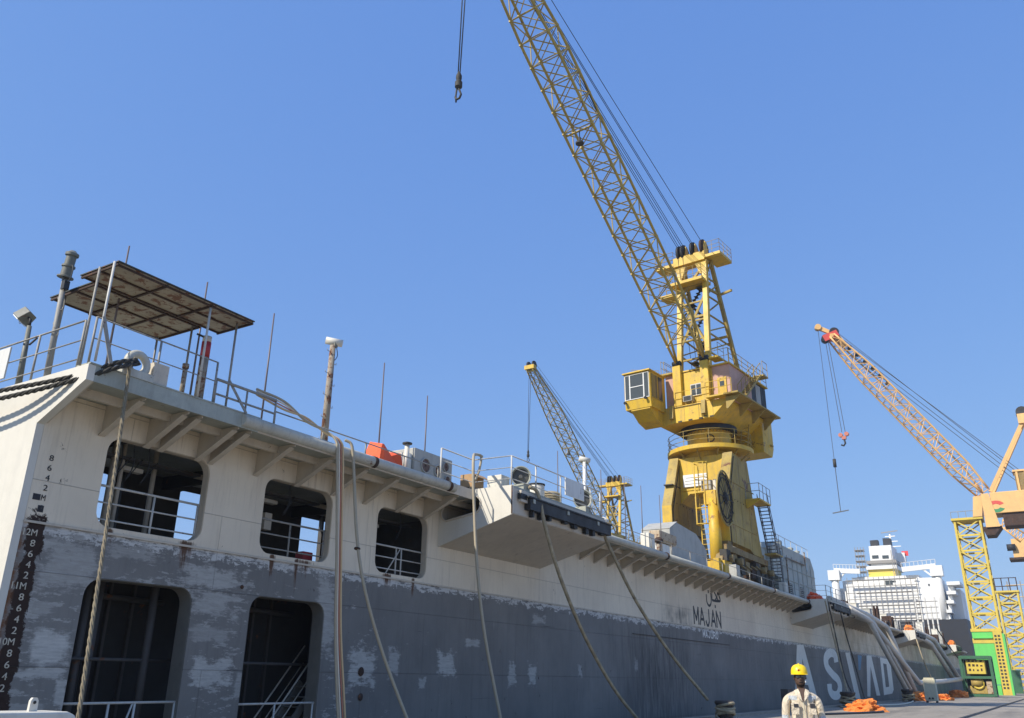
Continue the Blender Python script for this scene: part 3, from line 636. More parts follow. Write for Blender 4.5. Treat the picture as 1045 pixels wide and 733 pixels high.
# ASYAD in five tall letters, most of the Y lost to repainting
def big(pts_list, mat='letter_pale'):
    for poly in pts_list:
        build('big_letter', MB().prism(poly, 'x', WX+.0015, WX+.005+.0006*pts_list.index(poly)), mat, dock)
zt, zb = 4.22, .15
def Q(*pp): return [(aX(px, py, WX).y, aX(px, py, WX).z) for px, py in pp]
big([Q((813.2, 658), (818.2, 658), (819.5, 712), (811.5, 712)), Q((815.5, 658), (819.8, 658), (834.5, 714), (828.0, 714)), Q((815.8, 692), (827, 694), (828.5, 700), (816, 698))])
big([Q((862.5, 666), (867, 666), (878.3, 713.5), (873.2, 713))]); big([Q((875.3, 668.5), (879.3, 669.5), (878.2, 684), (876.2, 684))], 'letter_blue')
big([Q((884.3, 669), (888.3, 669), (888.3, 711), (885.2, 711)), Q((886, 669), (889, 669), (898.3, 710), (894.6, 710))])
dl = Q((898.0, 671), (906.5, 673), (909.0, 680), (912, 704), (910.5, 708), (902.2, 709.5)); di = Q((901.2, 677), (904.6, 678), (907.3, 699), (907.3, 701), (903.9, 701.5))
plate('big_letter', dl, [di], WX+.0015, WX+.006, 'letter_pale', dock)
def ribbon(pts, w):
    P = cat_rom([(p[0], p[1], 0) for p in pts], 8); n = len(P); L_, R_ = [], []
    for i, p in enumerate(P):
        d = (P[min(i+1, n-1)]-P[max(i-1, 0)]); d.x *= .55; d.normalize(); s = Vector((-d.y/.42, d.x, 0))
        L_.append((p+s*w/2)); R_.append((p-s*w/2))
    mb = MB(); vs = []
    for a, b_ in zip(L_, R_): vs += [(WX+.0015, a.x, a.y), (WX+.006, a.x, a.y), (WX+.0015, b_.x, b_.y), (WX+.006, b_.x, b_.y)]
    fs = []
    for i in range(n-1):
        a, b_ = i*4, i*4+4
        fs += [(a+1, a+3, b_+3, b_+1), (a, b_, b_+2, a+2), (a, a+1, b_+1, b_), (a+2, b_+2, b_+3, a+3)]
    fs += [(0, 2, 3, 1), (n*4-4, n*4-3, n*4-1, n*4-2)]
    mb._a(vs, fs); build('big_letter', mb, 'letter_pale', dock)
ribbon(Q((853.5, 676), (852.0, 668.5), (847.3, 666.3), (843.2, 671), (843.8, 680), (849.5, 688), (855.2, 694), (857.2, 702), (855.2, 709), (850.5, 709.5), (847.3, 705), (846.3, 698)), .68)

# ---------------------------------------------------------------- deck railings (parts of the dock)
def railing(pts, h, rails, mat, posts=True, post_r=.024, rail_r=.02, pitch=None):
    root = None
    for fr in rails:
        P = [Vector(p)+Vector((0, 0, h*fr)) for p in pts]
        o = build('deck_rail' if root is None else 'rail_bar', MB().tube(P, rail_r if fr == 1 else rail_r*.75, 6), mat, dock if root is None else root)
        if root is None: root = o
    for a, b in zip(pts[:-1], pts[1:]):
        a, b = Vector(a), Vector(b); L = (b-a).length; n = max(1, round(L/(pitch or 1.4)))
        for i in range(n+1 if b == Vector(pts[-1]) else n):
            p = a.lerp(b, i/n); build('rail_post', MB().cyl(p, p+Vector((0, 0, h)), post_r, n=6), mat, root)
    return root
railing([(-21.2, 8.85, WT), (-19, 8.85, WT), (-15.75, 8.85, WT)], 1.08, (1, .6, .22), 'rail_steel', pitch=1.4)
railing([(EX-.1, 8.75, WT), (EX-.1, 11.75, WT)], 1.0, (1, .55), 'rail_steel', pitch=1.5, rail_r=.017)
railing([(EX-.12, 11.8, WT), (EX-.12, 13.6, WT)], .62, (1, .45), 'rail_steel', pitch=.9, rail_r=.034)
railing([(EX-.22, 13.7, WT), (EX-.22, 20.4, WT)], .38, (1,), 'rail_steel', pitch=1.5, rail_r=.018)
def whiterail(ys):
    railing([(EX-.1, ys-1.75, WT), (EX-.1, ys+.0, WT), (-13.8, ys+.1, WT), (-13.78, ys+1.6, WT), (-13.78, ys+3.3, WT), (-13.78, ys+5.6, WT), (-13.78, ys+6.4, WT)], .98, (1, .62, .25), 'rail_white', pitch=1.7, post_r=.03)
for ys_ in (22.12, 65.6, 109.1): whiterail(ys_)
for (a, b) in ((29.5, 65), (72.5, 108), (116, 152)):
    railing([(EX-.25, a, WT), (EX-.25, b, WT)], .55, (1,), 'rail_steel', pitch=2.6, rail_r=.015)

for x in (-17.075, -20.925):
    build('crane_track', MB().box((x-.3, 30, WT-.005), (x+.3, 120, 7.89)), 'grey_box', dock)
# pontoon under the dock and the opposite wing wall
pont = thing('dock_pontoon', 'pontoon deck of the floating dock between its two walls', 'pontoon', (-38, 8, -4))
build('pontoon_box', MB().box((-55.8, 14, -5), (WB-.05, Y1-6, -1.2)), 'interior_paint', pont)
wing = thing('dock_wing_wall', 'opposite wall of the floating dock carrying the small crane', 'dock wall', (-61, Y0, -3))
build('wall_plating', MB().box((-61.2, Y0, -5), (-56.0, Y1, 6.97)), 'hull_paint', wing)
build('top_deck', MB().box((-62.6, Y0, 6.974), (-55.9, Y1, WT)), 'green_grey', wing)
# ================================================================ things on the near deck
# canopy shelter: two overlapping sheet roofs on posts
can = thing('canopy', 'rusty sheet metal canopy on thin posts at the near end of the dock', 'canopy', (-16, 10.4, WT))
cz = 9.42
roofs = [((-16.2, 8.82), (-14.95, 12.37)), ((-17.85, 9.15), (-16.23, 11.88))]
for i, ((x0, ya), (x1, yb)) in enumerate(roofs):
    r = build('roof', MB().box((x0-.03, ya-.03, cz+.035), (x1+.03, yb+.03, cz+.06)), 'canopy_edge', can)
    nx, ny = 1, 3
    for a in range(nx):
        for b in range(ny):
            px0 = x0+(x1-x0)*a/nx+.012; px1 = x0+(x1-x0)*(a+1)/nx-.012; py0 = ya+(yb-ya)*b/ny+.012; py1 = ya+(yb-ya)*(b+1)/ny-.012
            build('sheet', MB().box((px0, py0, cz+.012), (px1, py1, cz+.033)), 'canopy_sheet', r)
    for b in range(ny+1):
        y = ya+(yb-ya)*b/ny; build('rafter', MB().box((x0, y-.02, cz-.035), (x1, y+.02, cz+.01)), 'rust_metal', r)
    for x in (x0+.05, (x0+x1)/2 if i == 0 else x0+.9, x1-.05):
        build('purlin', MB().box((x-.018, ya, cz-.025), (x+.018, yb, cz+.011)), 'rust_metal', r)
for (x, y, top, mt) in ((-14.93, 8.72, cz, 'rail_white'), (-15.42, 8.72, cz, 'rail_steel'), (-15.02, 11.2, cz, 'rail_white'), (-15.3, 12.2, cz, 'rail_steel'), (-17.4, 9.2, cz, 'rail_steel'), (-16.4, 11.8, cz, 'rail_steel'), (-17.7, 11.8, cz, 'rail_steel')):
    build('post', MB().cyl((x, y, WT), (x, y, top), .026, n=8), mt, can)
build('post_brace', MB().bar((-14.93, 8.72, 8.2), (-14.85, 9.0, WT+.02), .06), 'rail_steel', can)
build('post_brace', MB().bar((-15.3, 12.2, 8.0), (-15.05, 12.6, WT), .05), 'rail_steel', can)
# floodlight on stand
def P(x, y): return aY(x, y, 8.95)
b0 = P(20, 388); t0 = P(30, 333)
fl = thing('floodlight', 'square floodlight on a short bent post at the left edge', 'floodlight', (b0.x, b0.y, WT))
build('post', MB().cyl((b0.x, b0.y, WT), (t0.x, t0.y, t0.z), .07, .05, n=10), 'lamp_metal', fl)
h0 = P(27, 322)
M = Matrix.Translation(h0) @ Matrix.Rotation(R(35), 4, 'Y') @ Matrix.Rotation(R(-25), 4, 'X')
hd = build('lamp_head', MB().prism([(-.16, -.17), (.16, -.17), (.11, .12), (-.11, .12)], 'x', -.16, .16).xf(M), 'lamp_metal', fl, bevel=.015)
build('lamp_glass', MB().box((-.14, -.13, -.19), (.14, .13, -.175)).xf(M), 'sign_white', hd)
build('lamp_yoke', MB().tube([t0, t0.lerp(h0, .5)+Vector((.1, 0, 0)), h0], .03, 6), 'black_steel', fl)
build('cable', MB().torus(P(21, 328), (0, 1, 0), .055, .006, 16, 5), 'wire_black', fl)
build('bracket_arm', MB().bar(P(30, 352), P(38, 345), .03), 'black_steel', fl)
# lantern mast
b0 = P(49, 380); t0 = P(66.5, 283)
lm = thing('lantern_mast', 'leaning mast with a stacked signal lantern behind the canopy', 'mast', (b0.x, b0.y, WT))
build('pole', MB().cyl((b0.x, b0.y, WT), t0, .07, .055, n=10), 'rail_steel', lm)
la = build('lantern', MB().lathe(t0-Vector((0, 0, .02)), [(.0, 0), (.17, 0), (.17, .03), (.115, .05), (.115, .24), (.14, .25), (.14, .29), (.105, .30), (.105, .50), (.14, .52), (.14, .58), (.10, .60), (.06, .64), (0, .64)], 14, (.16, 0, 1)), 'lamp_metal', lm)
build('cable', MB().tube(cat_rom([t0+Vector((.13, 0, .3)), t0+Vector((.24, 0, .15)), t0+Vector((.22, 0, -.1)), t0+Vector((.1, 0, -.2)), t0+Vector((.05, 0, -.5))], 5), .012, 5), 'wire_black', lm)
build('junction_box', MB().box(t0+Vector((.02, -.06, -.32)), t0+Vector((.14, .06, -.12))), 'black_steel', lm)
for i in range(5):
    z = 8.0+i*.3; f = (z-WT)/(t0.z-WT); c = Vector((b0.x, b0.y, WT)).lerp(t0, f); s = 1 if i % 2 else -1
    build('step', MB().tube([c, c+Vector((s*.13, 0, 0)), c+Vector((s*.13, 0, .05))], .010, 5), 'rail_steel', lm)
# white canvas on the end rail
c0 = P(0, 368); c1 = P(18, 356)
single('canvas_screen', MB().box((-20.6, 8.80, WT+.28), (c1.x, 8.835, WT+1.0)), 'white_paint', (-19.5, 8.82, WT), 'white canvas screen tied to the rail at the left edge', 'screen')
# mooring ring and pedestal (panama fairlead) by the deck edge
fc = Vector((EX-.1, 9.78, WT+.32))
fr = thing('fairlead', 'rounded steel fairlead on the deck edge with ropes through it', 'fairlead', (fc.x, fc.y, WT))
build('ring', MB().torus(fc, (1, 0, 0), .22, .085, 24, 10), 'tube_paint', fr)
build('pedestal', MB().box((fc.x-.12, fc.y-.35, WT), (fc.x+.12, fc.y+.35, WT+.16)), 'tube_paint', fr)
build('side_plate', MB().box((fc.x-.1, fc.y+.36, WT), (fc.x+.06, fc.y+.72, WT+.48)), 'bracket_grey', fr)
# exhaust stub with rain flap and a short rusty post beside the canopy
b0 = aX(203, 402, EX-.3); vp = thing('vent_pipe', 'red and white vent pipe with flap lid under the canopy', 'vent pipe', (b0.x, b0.y, WT))
build('pipe', MB().cyl((b0.x, b0.y, WT), (b0.x, b0.y, 8.35), .10, n=12), 'pipe_rust', vp); build('pipe_band', MB().cyl((b0.x, b0.y, 8.35), (b0.x, b0.y, 8.72), .105, n=12), 'red_paint', vp)
build('pipe_top', MB().cyl((b0.x, b0.y, 8.72), (b0.x, b0.y, 8.86), .10, n=12), 'bracket_grey', vp); build('flap', MB().cyl((b0.x-.12, b0.y-.06, 8.86), (b0.x-.10, b0.y-.06, 8.90), .13, n=12), 'black_steel', vp)
b0 = aX(186, 396, EX-.3)
single('air_pipe', MB().cyl((b0.x, b0.y, WT), (b0.x, b0.y, 7.95), .055, n=10).cyl((b0.x, b0.y, 7.95), (b0.x, b0.y, 8.05), .075, n=10), 'pipe_rust', (b0.x, b0.y, WT), 'short rusty air pipe between the fairlead and the vent pipe', 'pipe')
# antenna rods
rods = [(9.9, 10.75, 'thin rod rising behind the left part of the canopy'), (12.1, 10.76, 'thin rod rising behind the right part of the canopy'), (14.32, 10.76, 'tall thin rod just right of the canopy'), (18.93, 10.83, 'thin rod behind the orange tarpaulin'),
    (21.2, 10.4, 'thin rod behind the grey ventilation unit'), (30.2, 10.55, 'thin rod behind the drums on the first sponson'), (34.3, 10.6, 'thin rod in front of the small crane frame'), (36.85, 10.78, 'first of three thin rods left of the big crane'), (38.85, 10.73, 'second of three thin rods left of the big crane'), (41.25, 10.69, 'third of three thin rods, nearest the big crane')]
for y, zt_, lab in rods:
    single('antenna_rod', MB().cyl((-16.5, y, WT), (-16.5, y, zt_), .028, .018, n=6), 'steel_pole', (-16.5, y, WT), lab, 'rod', 'thin rods standing along the dock')
# lamp masts with climbing steps
def lamp_mast(y, top, lab, mat, sc=1.):
    r = thing('lamp_mast', lab, 'mast', (-16.5, y, WT), 'lamp masts along the dock')
    build('pole', MB().cyl((-16.5, y, WT), (-16.5, y, top), .115*sc, .085*sc, n=12), mat, r)
    h = build('lamp_head', MB().cyl((-16.68, y-.12, top+.16), (-16.32, y+.20, top+.09), .11, n=12), 'cream_paint', r)
    build('lamp_yoke', MB().box((-16.6, y-.02, top-.05), (-16.4, y+.1, top+.10)), 'lamp_metal', r)
    build('cable', MB().tube(cat_rom([(-16.5, y+.16, top), (-16.5, y+.22, top-.25), (-16.5, y+.1, top-.45)], 5), .012, 5), 'wire_black', r)
    for i in range(9):
        z = WT+.5+i*.33; s = 1 if i % 2 else -1; q = Vector((-16.5, y, z))
        build('step', MB().tube([q, q+Vector((0, s*.20, 0)), q+Vector((0, s*.20, .06))], .010, 5), 'rail_steel', r)
lamp_mast(16.62, 10.62, 'rusty white lamp mast with climbing steps left of the orange tarpaulin', 'pipe_rust')
lamp_mast(32.65, 10.60, 'white lamp mast standing behind the first sponson', 'white_paint', .85)
# orange tarpaulin over something
def lumpy(c, size, seed, n=34, m=16, jag=.22):
    # crumpled cover: a dome pushed about by folded noise, hem spread on the ground
    mb = MB(); vs = []; c = Vector(c); off = Vector((seed*7.3, seed*3.1, seed*1.7))
    for j in range(m+1):
        t = j/m*math.pi/2
        for i in range(n):
            a = 2*math.pi*i/n; d = Vector((math.cos(a)*math.cos(t), math.sin(a)*math.cos(t), math.sin(t)))
            k = 1+jag*1.1*noise.noise(d*1.6+off)-jag*1.5*abs(noise.noise(d*3.4+off))-jag*.9*abs(noise.noise(d*7.5+off))
            k *= 1+.14*math.cos(t)**6
            vs.append((c.x+size[0]*k*math.cos(a)*math.cos(t)**.62, c.y+size[1]*k*math.sin(a)*math.cos(t)**.62, c.z+size[2]*k*math.sin(t)**.8))
    fs = [(j*n+i, j*n+(i+1) % n, (j+1)*n+(i+1) % n, (j+1)*n+i) for j in range(m) for i in range(n)]
    return mb._a(vs, fs, False)
tz = .78
single('tarpaulin', MB()._a([(-15.65, 18.25, WT), (-15.65, 19.15, WT), (-16.6, 19.1, WT), (-16.6, 18.2, WT), (-15.75, 18.3, WT+.70), (-15.8, 18.72, WT+.44), (-15.72, 19.05, WT+.58), (-16.4, 18.42, WT+.88), (-16.45, 18.75, WT+.6), (-16.45, 19.0, WT+.72)],
    [(0, 1, 5, 4), (1, 6, 5), (1, 2, 9, 6), (2, 3, 7, 8), (2, 8, 9), (3, 0, 4, 7), (4, 5, 8, 7), (5, 6, 9, 8)]), 'tarp_orange', (-16.1, 18.7, WT), 'orange tarpaulin folded over a box beside the vent unit', 'tarpaulin')
y_ = 19.55; mv = thing('mushroom_vent', 'small white mushroom vent pipe beside the orange tarpaulin', 'vent', (-15.9, y_, WT))
build('pipe', MB().cyl((-15.9, y_, WT), (-15.9, y_, WT+1.0), .075, n=12), 'cream_paint', mv); build('cap', MB().lathe((-15.9, y_, WT+1.0), [(0, 0), (.15, 0), (.15, .04), (.06, .07), (0, .07)], 14), 'black_steel', mv)
# ventilation unit with three round fans
vu = thing('ventilation_unit', 'grey ventilation cabinet with round brown fans behind the gunwale tube', 'vent unit', (-16.4, 20.8, WT))
xf = -15.95
build('cabinet', MB().box((-17.2, 20.0, WT), (xf, 22.0, WT+1.02)), 'grey_box', vu, bevel=.03)
for (fy, fz, fr_) in ((20.55, .55, .24), (21.2, .50, .20), (21.62, .72, .16), (21.72, .30, .15)):
    f = build('fan', MB().lathe((xf, fy, WT+fz), [(fr_, 0), (fr_, .05), (fr_*.88, .05), (fr_*.86, .015)], 20, (1, 0, 0)), 'grey_box', vu)
    build('fan_disc', MB().lathe((xf+.006, fy, WT+fz), [(fr_*.87, 0), (fr_*.4, .01), (0, .012)], 20, (1, 0, 0)), 'fan_brown', f)
    for k in range(6):
        a = k*math.pi/3; build('blade', MB().bar((xf+.022, fy, WT+fz), (xf+.022, fy+fr_*.8*math.cos(a), WT+fz+fr_*.8*math.sin(a)), .05, .01, (1, 0, 0)), 'fan_brown', f)
build('bin', MB().cyl((-16.2, 19.85, WT), (-16.2, 19.85, WT+.8), .2, n=14), 'cream_paint', vu)
cb = thing('cardboard_box', 'open cardboard box on a dark tray left of the first sponson', 'box', (-15.75, 22.6, WT))
build('carton', MB().box((-16.0, 22.55, WT+.22), (-15.5, 23.2, WT+.66)), 'cardboard', cb); build('tray', MB().box((-16.1, 22.45, WT), (-15.45, 23.3, WT+.2)), 'black_steel', cb)
build('flap', MB()._a([(-15.49, 22.55, WT+.66), (-15.49, 23.2, WT+.66), (-15.25, 23.2, WT+.5), (-15.25, 22.55, WT+.5), (-15.49, 22.55, WT+.675), (-15.49, 23.2, WT+.675), (-15.25, 23.2, WT+.515), (-15.25, 22.55, WT+.515)], [(0, 1, 2, 3), (7, 6, 5, 4), (0, 3, 7, 4), (1, 5, 6, 2), (3, 2, 6, 7), (0, 4, 5, 1)]), 'cardboard', cb)
# drum-shaped searchlight fans, drums and lockers on the first sponson
def spot(c, r_, lab, ax=(.55, -.8, 0)):
    c = Vector(c); t = thing('deck_fan', lab, 'fan', (c.x, c.y, WT), 'round deck fans on the first sponson'); ax = Vector(ax).normalized()
    build('drum', MB().lathe(c-ax*.28, [(0, 0), (r_*.7, 0), (r_*.85, .08), (r_, .34), (r_, .40), (r_*.9, .40), (r_*.8, .25)], 22, ax), 'grey_green_house', t)
    build('disc', MB().lathe(c-ax*.06, [(r_*.9, 0), (r_*.3, .03), (r_*.15, .1), (0, .1)], 20, ax), 'fan_grey', t)
    build('stand', MB().box((c.x-.22, c.y-.18, WT+.02), (c.x+.22, c.y+.22, c.z-r_*.8)), 'green_grey', t)
spot((-14.05, 23.2, WT+.52), .34, 'round grey deck fan by the corner of the first sponson')
spot((-14.05, 27.6, WT+.55), .36, 'round grey deck fan at the far end of the first sponson')
single('locker', MB().box((-14.9, 22.5, WT+.02), (-14.35, 23.0, WT+.5)), 'cream_paint', (-14.6, 22.7, WT), 'small cream locker behind the sponson corner rail', 'locker', bevel=.02)
def drum(c, r_, h, lab, mat, coil=False):
    t = thing('drum', lab, 'drum', c); c = Vector(c)
    build('barrel', MB().lathe(c, [(0, 0), (r_*.92, 0), (r_, .04), (r_, h-.04), (r_*.92, h), (0, h)], 20), mat, t)
    if coil:
        for i in range(6): build('rope_turn', MB().torus(c+Vector((0, 0, .07+i*.085)), (0, 0, 1), r_+.02, .042, 24, 6), 'rope_old', t)
    else: build('lid', MB().cyl(c+Vector((0, 0, h)), c+Vector((0, 0, h+.04)), r_*1.08, n=20), 'black_steel', t)
drum((-14.5, 25.0, WT+.02), .28, .6, 'cream drum with dark lid beside the rope coil drum', 'cream_paint')
drum((-14.7, 26.2, WT+.02), .42, .58, 'wide drum wound with brown rope on the first sponson', 'rope_old', True)
nb = single('notice_board', MB().box((-13.74, 25.65, WT+.35), (-13.70, 27.05, WT+.95)), 'white_paint', (-13.72, 26.3, WT+.3), 'blank white board tied to the sponson rail', 'board')
single('liferaft_box', lumpy((-15.0, 67.2, WT+.02), (.5, .9, .62), 3), 'tarp_orange', (-15, 67.2, WT), 'orange covered box beside the grey deck house', 'box')
single('orange_cover', lumpy((-14.5, 110.6, WT+.02), (.5, .8, .7), 4), 'bundle_orange', (-14.5, 110.6, WT), 'orange covered bundle on the far sponson behind the ducts', 'bundle')
single('orange_float', lumpy((-14.4, 154.0, WT+.02), (.5, .9, .75), 5), 'bundle_orange', (-14.4, 154, WT), 'small orange bundle on the farthest sponson', 'bundle')
# rusty tank and grey machine cover in front of the big crane
tk = thing('rusty_tank', 'rust-streaked cream tank on a white pedestal left of the big crane', 'tank', (-17, 41.5, WT))
build('tank', MB().prism([(-17.2, 8.35), (-16.7, 8.35), (-16.6, 8.45), (-16.6, 8.9), (-17.2, 8.9)], 'y', 41.3, 43.7), 'tank_rust', tk, bevel=.04); build('pedestal', MB().box((-17.2, 42.0, WT), (-16.75, 43.0, 8.3)), 'white_paint', tk); build('pipe', MB().cyl((-16.9, 41.2, WT), (-16.9, 41.2, 8.35), .06, n=8), 'rail_white', tk)
gb = thing('machine_cover', 'grey chamfered machine cover at the foot of the big crane', 'machine cover', (-18.2, 47, WT))
build('cover', MB().prism([(44.3, WT), (50.2, WT), (50.2, 9.0), (48.5, 9.75), (45.4, 9.95), (44.3, 9.45)], 'x', -18.9, -17.2), 'grey_box', gb, bevel=.03)
build('rust_cap', MB().prism([(44.28, 9.46), (45.4, 9.97), (45.4, 10.0), (44.28, 9.5)], 'x', -18.9, -17.18), 'grey_box', gb)
single('crate', MB().box((-17.0, 34.9, WT), (-16.3, 36.3, WT+.55)).box((-16.95, 36.5, WT), (-16.6, 37.0, WT+.7)), 'crane_yellow_dull', (-16.7, 35.5, WT), 'yellowish crate behind the gunwale tube below the small crane', 'crate')
# grey deck house with chamfered roof
dh = thing('deck_house', 'grey-green deck house with chamfered roof to the right of the big crane', 'deck house', (-19, 72, WT))
build('house', MB().prism([(66.3, 9.3), (66.3, 11.3), (67.0, 11.85), (78.6, 11.85), (79.6, 10.9), (79.6, WT), (68.2, WT), (68.2, 9.1)], 'x', -21.2, -17.55), 'grey_green_house', dh, bevel=.05)
build('roof_edge', MB().box((-21.2, 66.25, 11.2), (-17.5, 66.29, 11.3)), 'grey_box', dh)
for z in (10.2, 9.2): build('side_rib', MB().box((-17.549, 66.4, z), (-17.5, 79.5, z+.06)), 'grey_green_house', dh)
for (y, h) in ((68.7, .75), (76.6, .75)):
    w_ = build('window', MB().box((-17.545, y, 10.55), (-17.52, y+.55, 10.55+h)), 'glass_dark', dh); build('window_frame', MB().box((-17.547, y-.06, 10.49), (-17.53, y+.61, 10.54)), 'grey_box', w_)
for k in range(8): build('wall_rib', MB().box((-17.549, 67.3+k*1.55, WT+.1), (-17.51, 67.36+k*1.55, 11.2)), 'grey_green_house', dh)
for (y, z, w, h) in ((70.2, 8.0, 1.2, 1.0), (73.8, 8.0, 1.2, 1.0)):
    lv = build('louvre', MB().box((-17.548, y, z), (-17.53, y+w, z+h)), 'black_steel', dh)
    for q in range(6): build('louvre_blade', MB().box((-17.53, y+.02, z+.08+q*.16), (-17.49, y+w-.02, z+.13+q*.16)), 'grey_green_house', lv)
for y in (71.5, 75.2, 77.4): build('roof_vent', MB().lathe((-18.4, y, 11.85), [(.18, 0), (.18, .35), (.3, .38), (.3, .55), (.1, .62), (0, .62)], 14), 'grey_green_house', dh)
build('wall_pipe', MB().tube([(-17.42, 69.8, WT), (-17.42, 69.8, 10.9), (-17.42, 76.0, 10.95), (-17.42, 76.0, 12.1)], .06, 6), 'pipe_rust', dh)
build('roof_rail', MB().cyl((-17.7, 67.2, 12.6), (-17.7, 78.4, 12.6), .025, n=5), 'rail_white', dh)
for k in range(7): build('roof_rail_post', MB().cyl((-17.7, 67.2+k*1.87, 11.85), (-17.7, 67.2+k*1.87, 12.6), .025, n=5), 'rail_white', dh)
build('front_cabin', MB().box((-20.6, 63.2, WT), (-18.0, 65.9, 11.1)), 'grey_green_house', dh); build('door', MB().box((-19.6, 68.15, WT+.02), (-18.8, 68.19, 8.9)), 'glass_dark', dh)
for i in range(4): build('stanchion', MB().cyl((-18.2+i*.2, 66.1, WT), (-18.2+i*.2, 66.1, 9.3), .04, n=6), 'rail_white', dh)
for z in (9.9, 10.3): build('front_rail', MB().cyl((-20.8, 66.0, z), (-17.6, 66.0, z), .03, n=6), 'rail_white', dh)
# clutter seen over the far deck edge: winches, lockers and gas bottle racks
rnd = random.Random(11)
kinds = [('deck_winch', 'winch', 'rust_metal'), ('deck_locker', 'locker', 'cream_paint'), ('deck_locker', 'locker', 'grey_box'), ('bottle_rack', 'rack', 'rust_metal')]
labs = ['rusty', 'pale', 'grey', 'dark rusty']
for i in range(16):
    y = 82+i*5.2+rnd.uniform(-1, 1); k = i % 4; x = rnd.uniform(-16.6, -15.6); h = rnd.uniform(1.1, 2.2); w = rnd.uniform(.8, 1.8)
    mb = MB()
    if k == 0: mb.cyl((x, y-w/2, WT+.7), (x, y+w/2, WT+.7), .45, n=14).box((x-.5, y-w/2-.12, WT), (x+.5, y-w/2, WT+1.2)).box((x-.5, y+w/2, WT), (x+.5, y+w/2+.12, WT+1.2)).cyl((x, y-w/2-.5, WT+.7), (x, y-w/2-.12, WT+.7), .2, n=10)
    elif k == 3:
        for q in range(6): mb.lathe((x+(q % 2)*.3, y+(q//2)*.3, WT), [(.12, 0), (.12, h*.8), (.05, h*.92), (.05, h), (0, h)], 10)
    else: mb.box((x-.4, y-w/2, WT), (x+.4, y+w/2, WT+h)).box((x-.45, y-w/2-.05, WT+h), (x+.45, y+w/2+.05, WT+h+.06))
    single(kinds[k][0], mb, kinds[k][2], (x, y, WT), f'{("nearest", "second", "third", "farthest")[i//4]} {labs[k]} {kinds[k][1]} among the far deck gear behind the ducts', kinds[k][1], f'{labs[k]} {kinds[k][1]}s on the far deck')

# small fittings along the deck edge between the first sponson and the big crane
for i, (y, lab) in enumerate(((31.6, 'low rusty valve chest just beyond the first sponson'), (33.4, 'short white vent behind the gunwale tube below the small crane'), (38.3, 'cream junction box by the second thin rod'), (39.6, 'stubby rusty vent left of the rust-streaked tank'), (51.6, 'grey control box at the foot of the big crane ladder'), (62.6, 'cream junction box between the big crane and the deck house'))):
    x = -16.0; t = thing(('valve_chest', 'deck_vent', 'junction_box', 'deck_vent', 'control_box', 'junction_box')[i], lab, ('valve', 'vent', 'box', 'vent', 'box', 'box')[i], (x, y, WT))
    if i in (1, 3):
        build('pipe', MB().cyl((x, y, WT), (x, y, WT+.75), .11, n=12), 'cream_paint' if i == 1 else 'pipe_rust', t); build('hood', MB().lathe((x, y, WT+.75), [(0, 0), (.24, 0), (.24, .1), (.1, .22), (0, .22)], 14), 'cream_paint' if i == 1 else 'rust_metal', t)
    else:
        mt = ('rust_metal', '', 'cream_paint', '', 'grey_box', 'cream_paint')[i]
        build('case', MB().box((x-.25, y-.35, WT+.25), (x+.2, y+.35, WT+.95)), mt, t, bevel=.02); build('door', MB().box((x+.202, y-.28, WT+.32), (x+.22, y+.28, WT+.88)), mt, t)
        for dy in (-.28, .28): build('leg', MB().box((x-.06, y+dy-.04, WT), (x+.06, y+dy+.04, WT+.25)), 'black_steel', t)
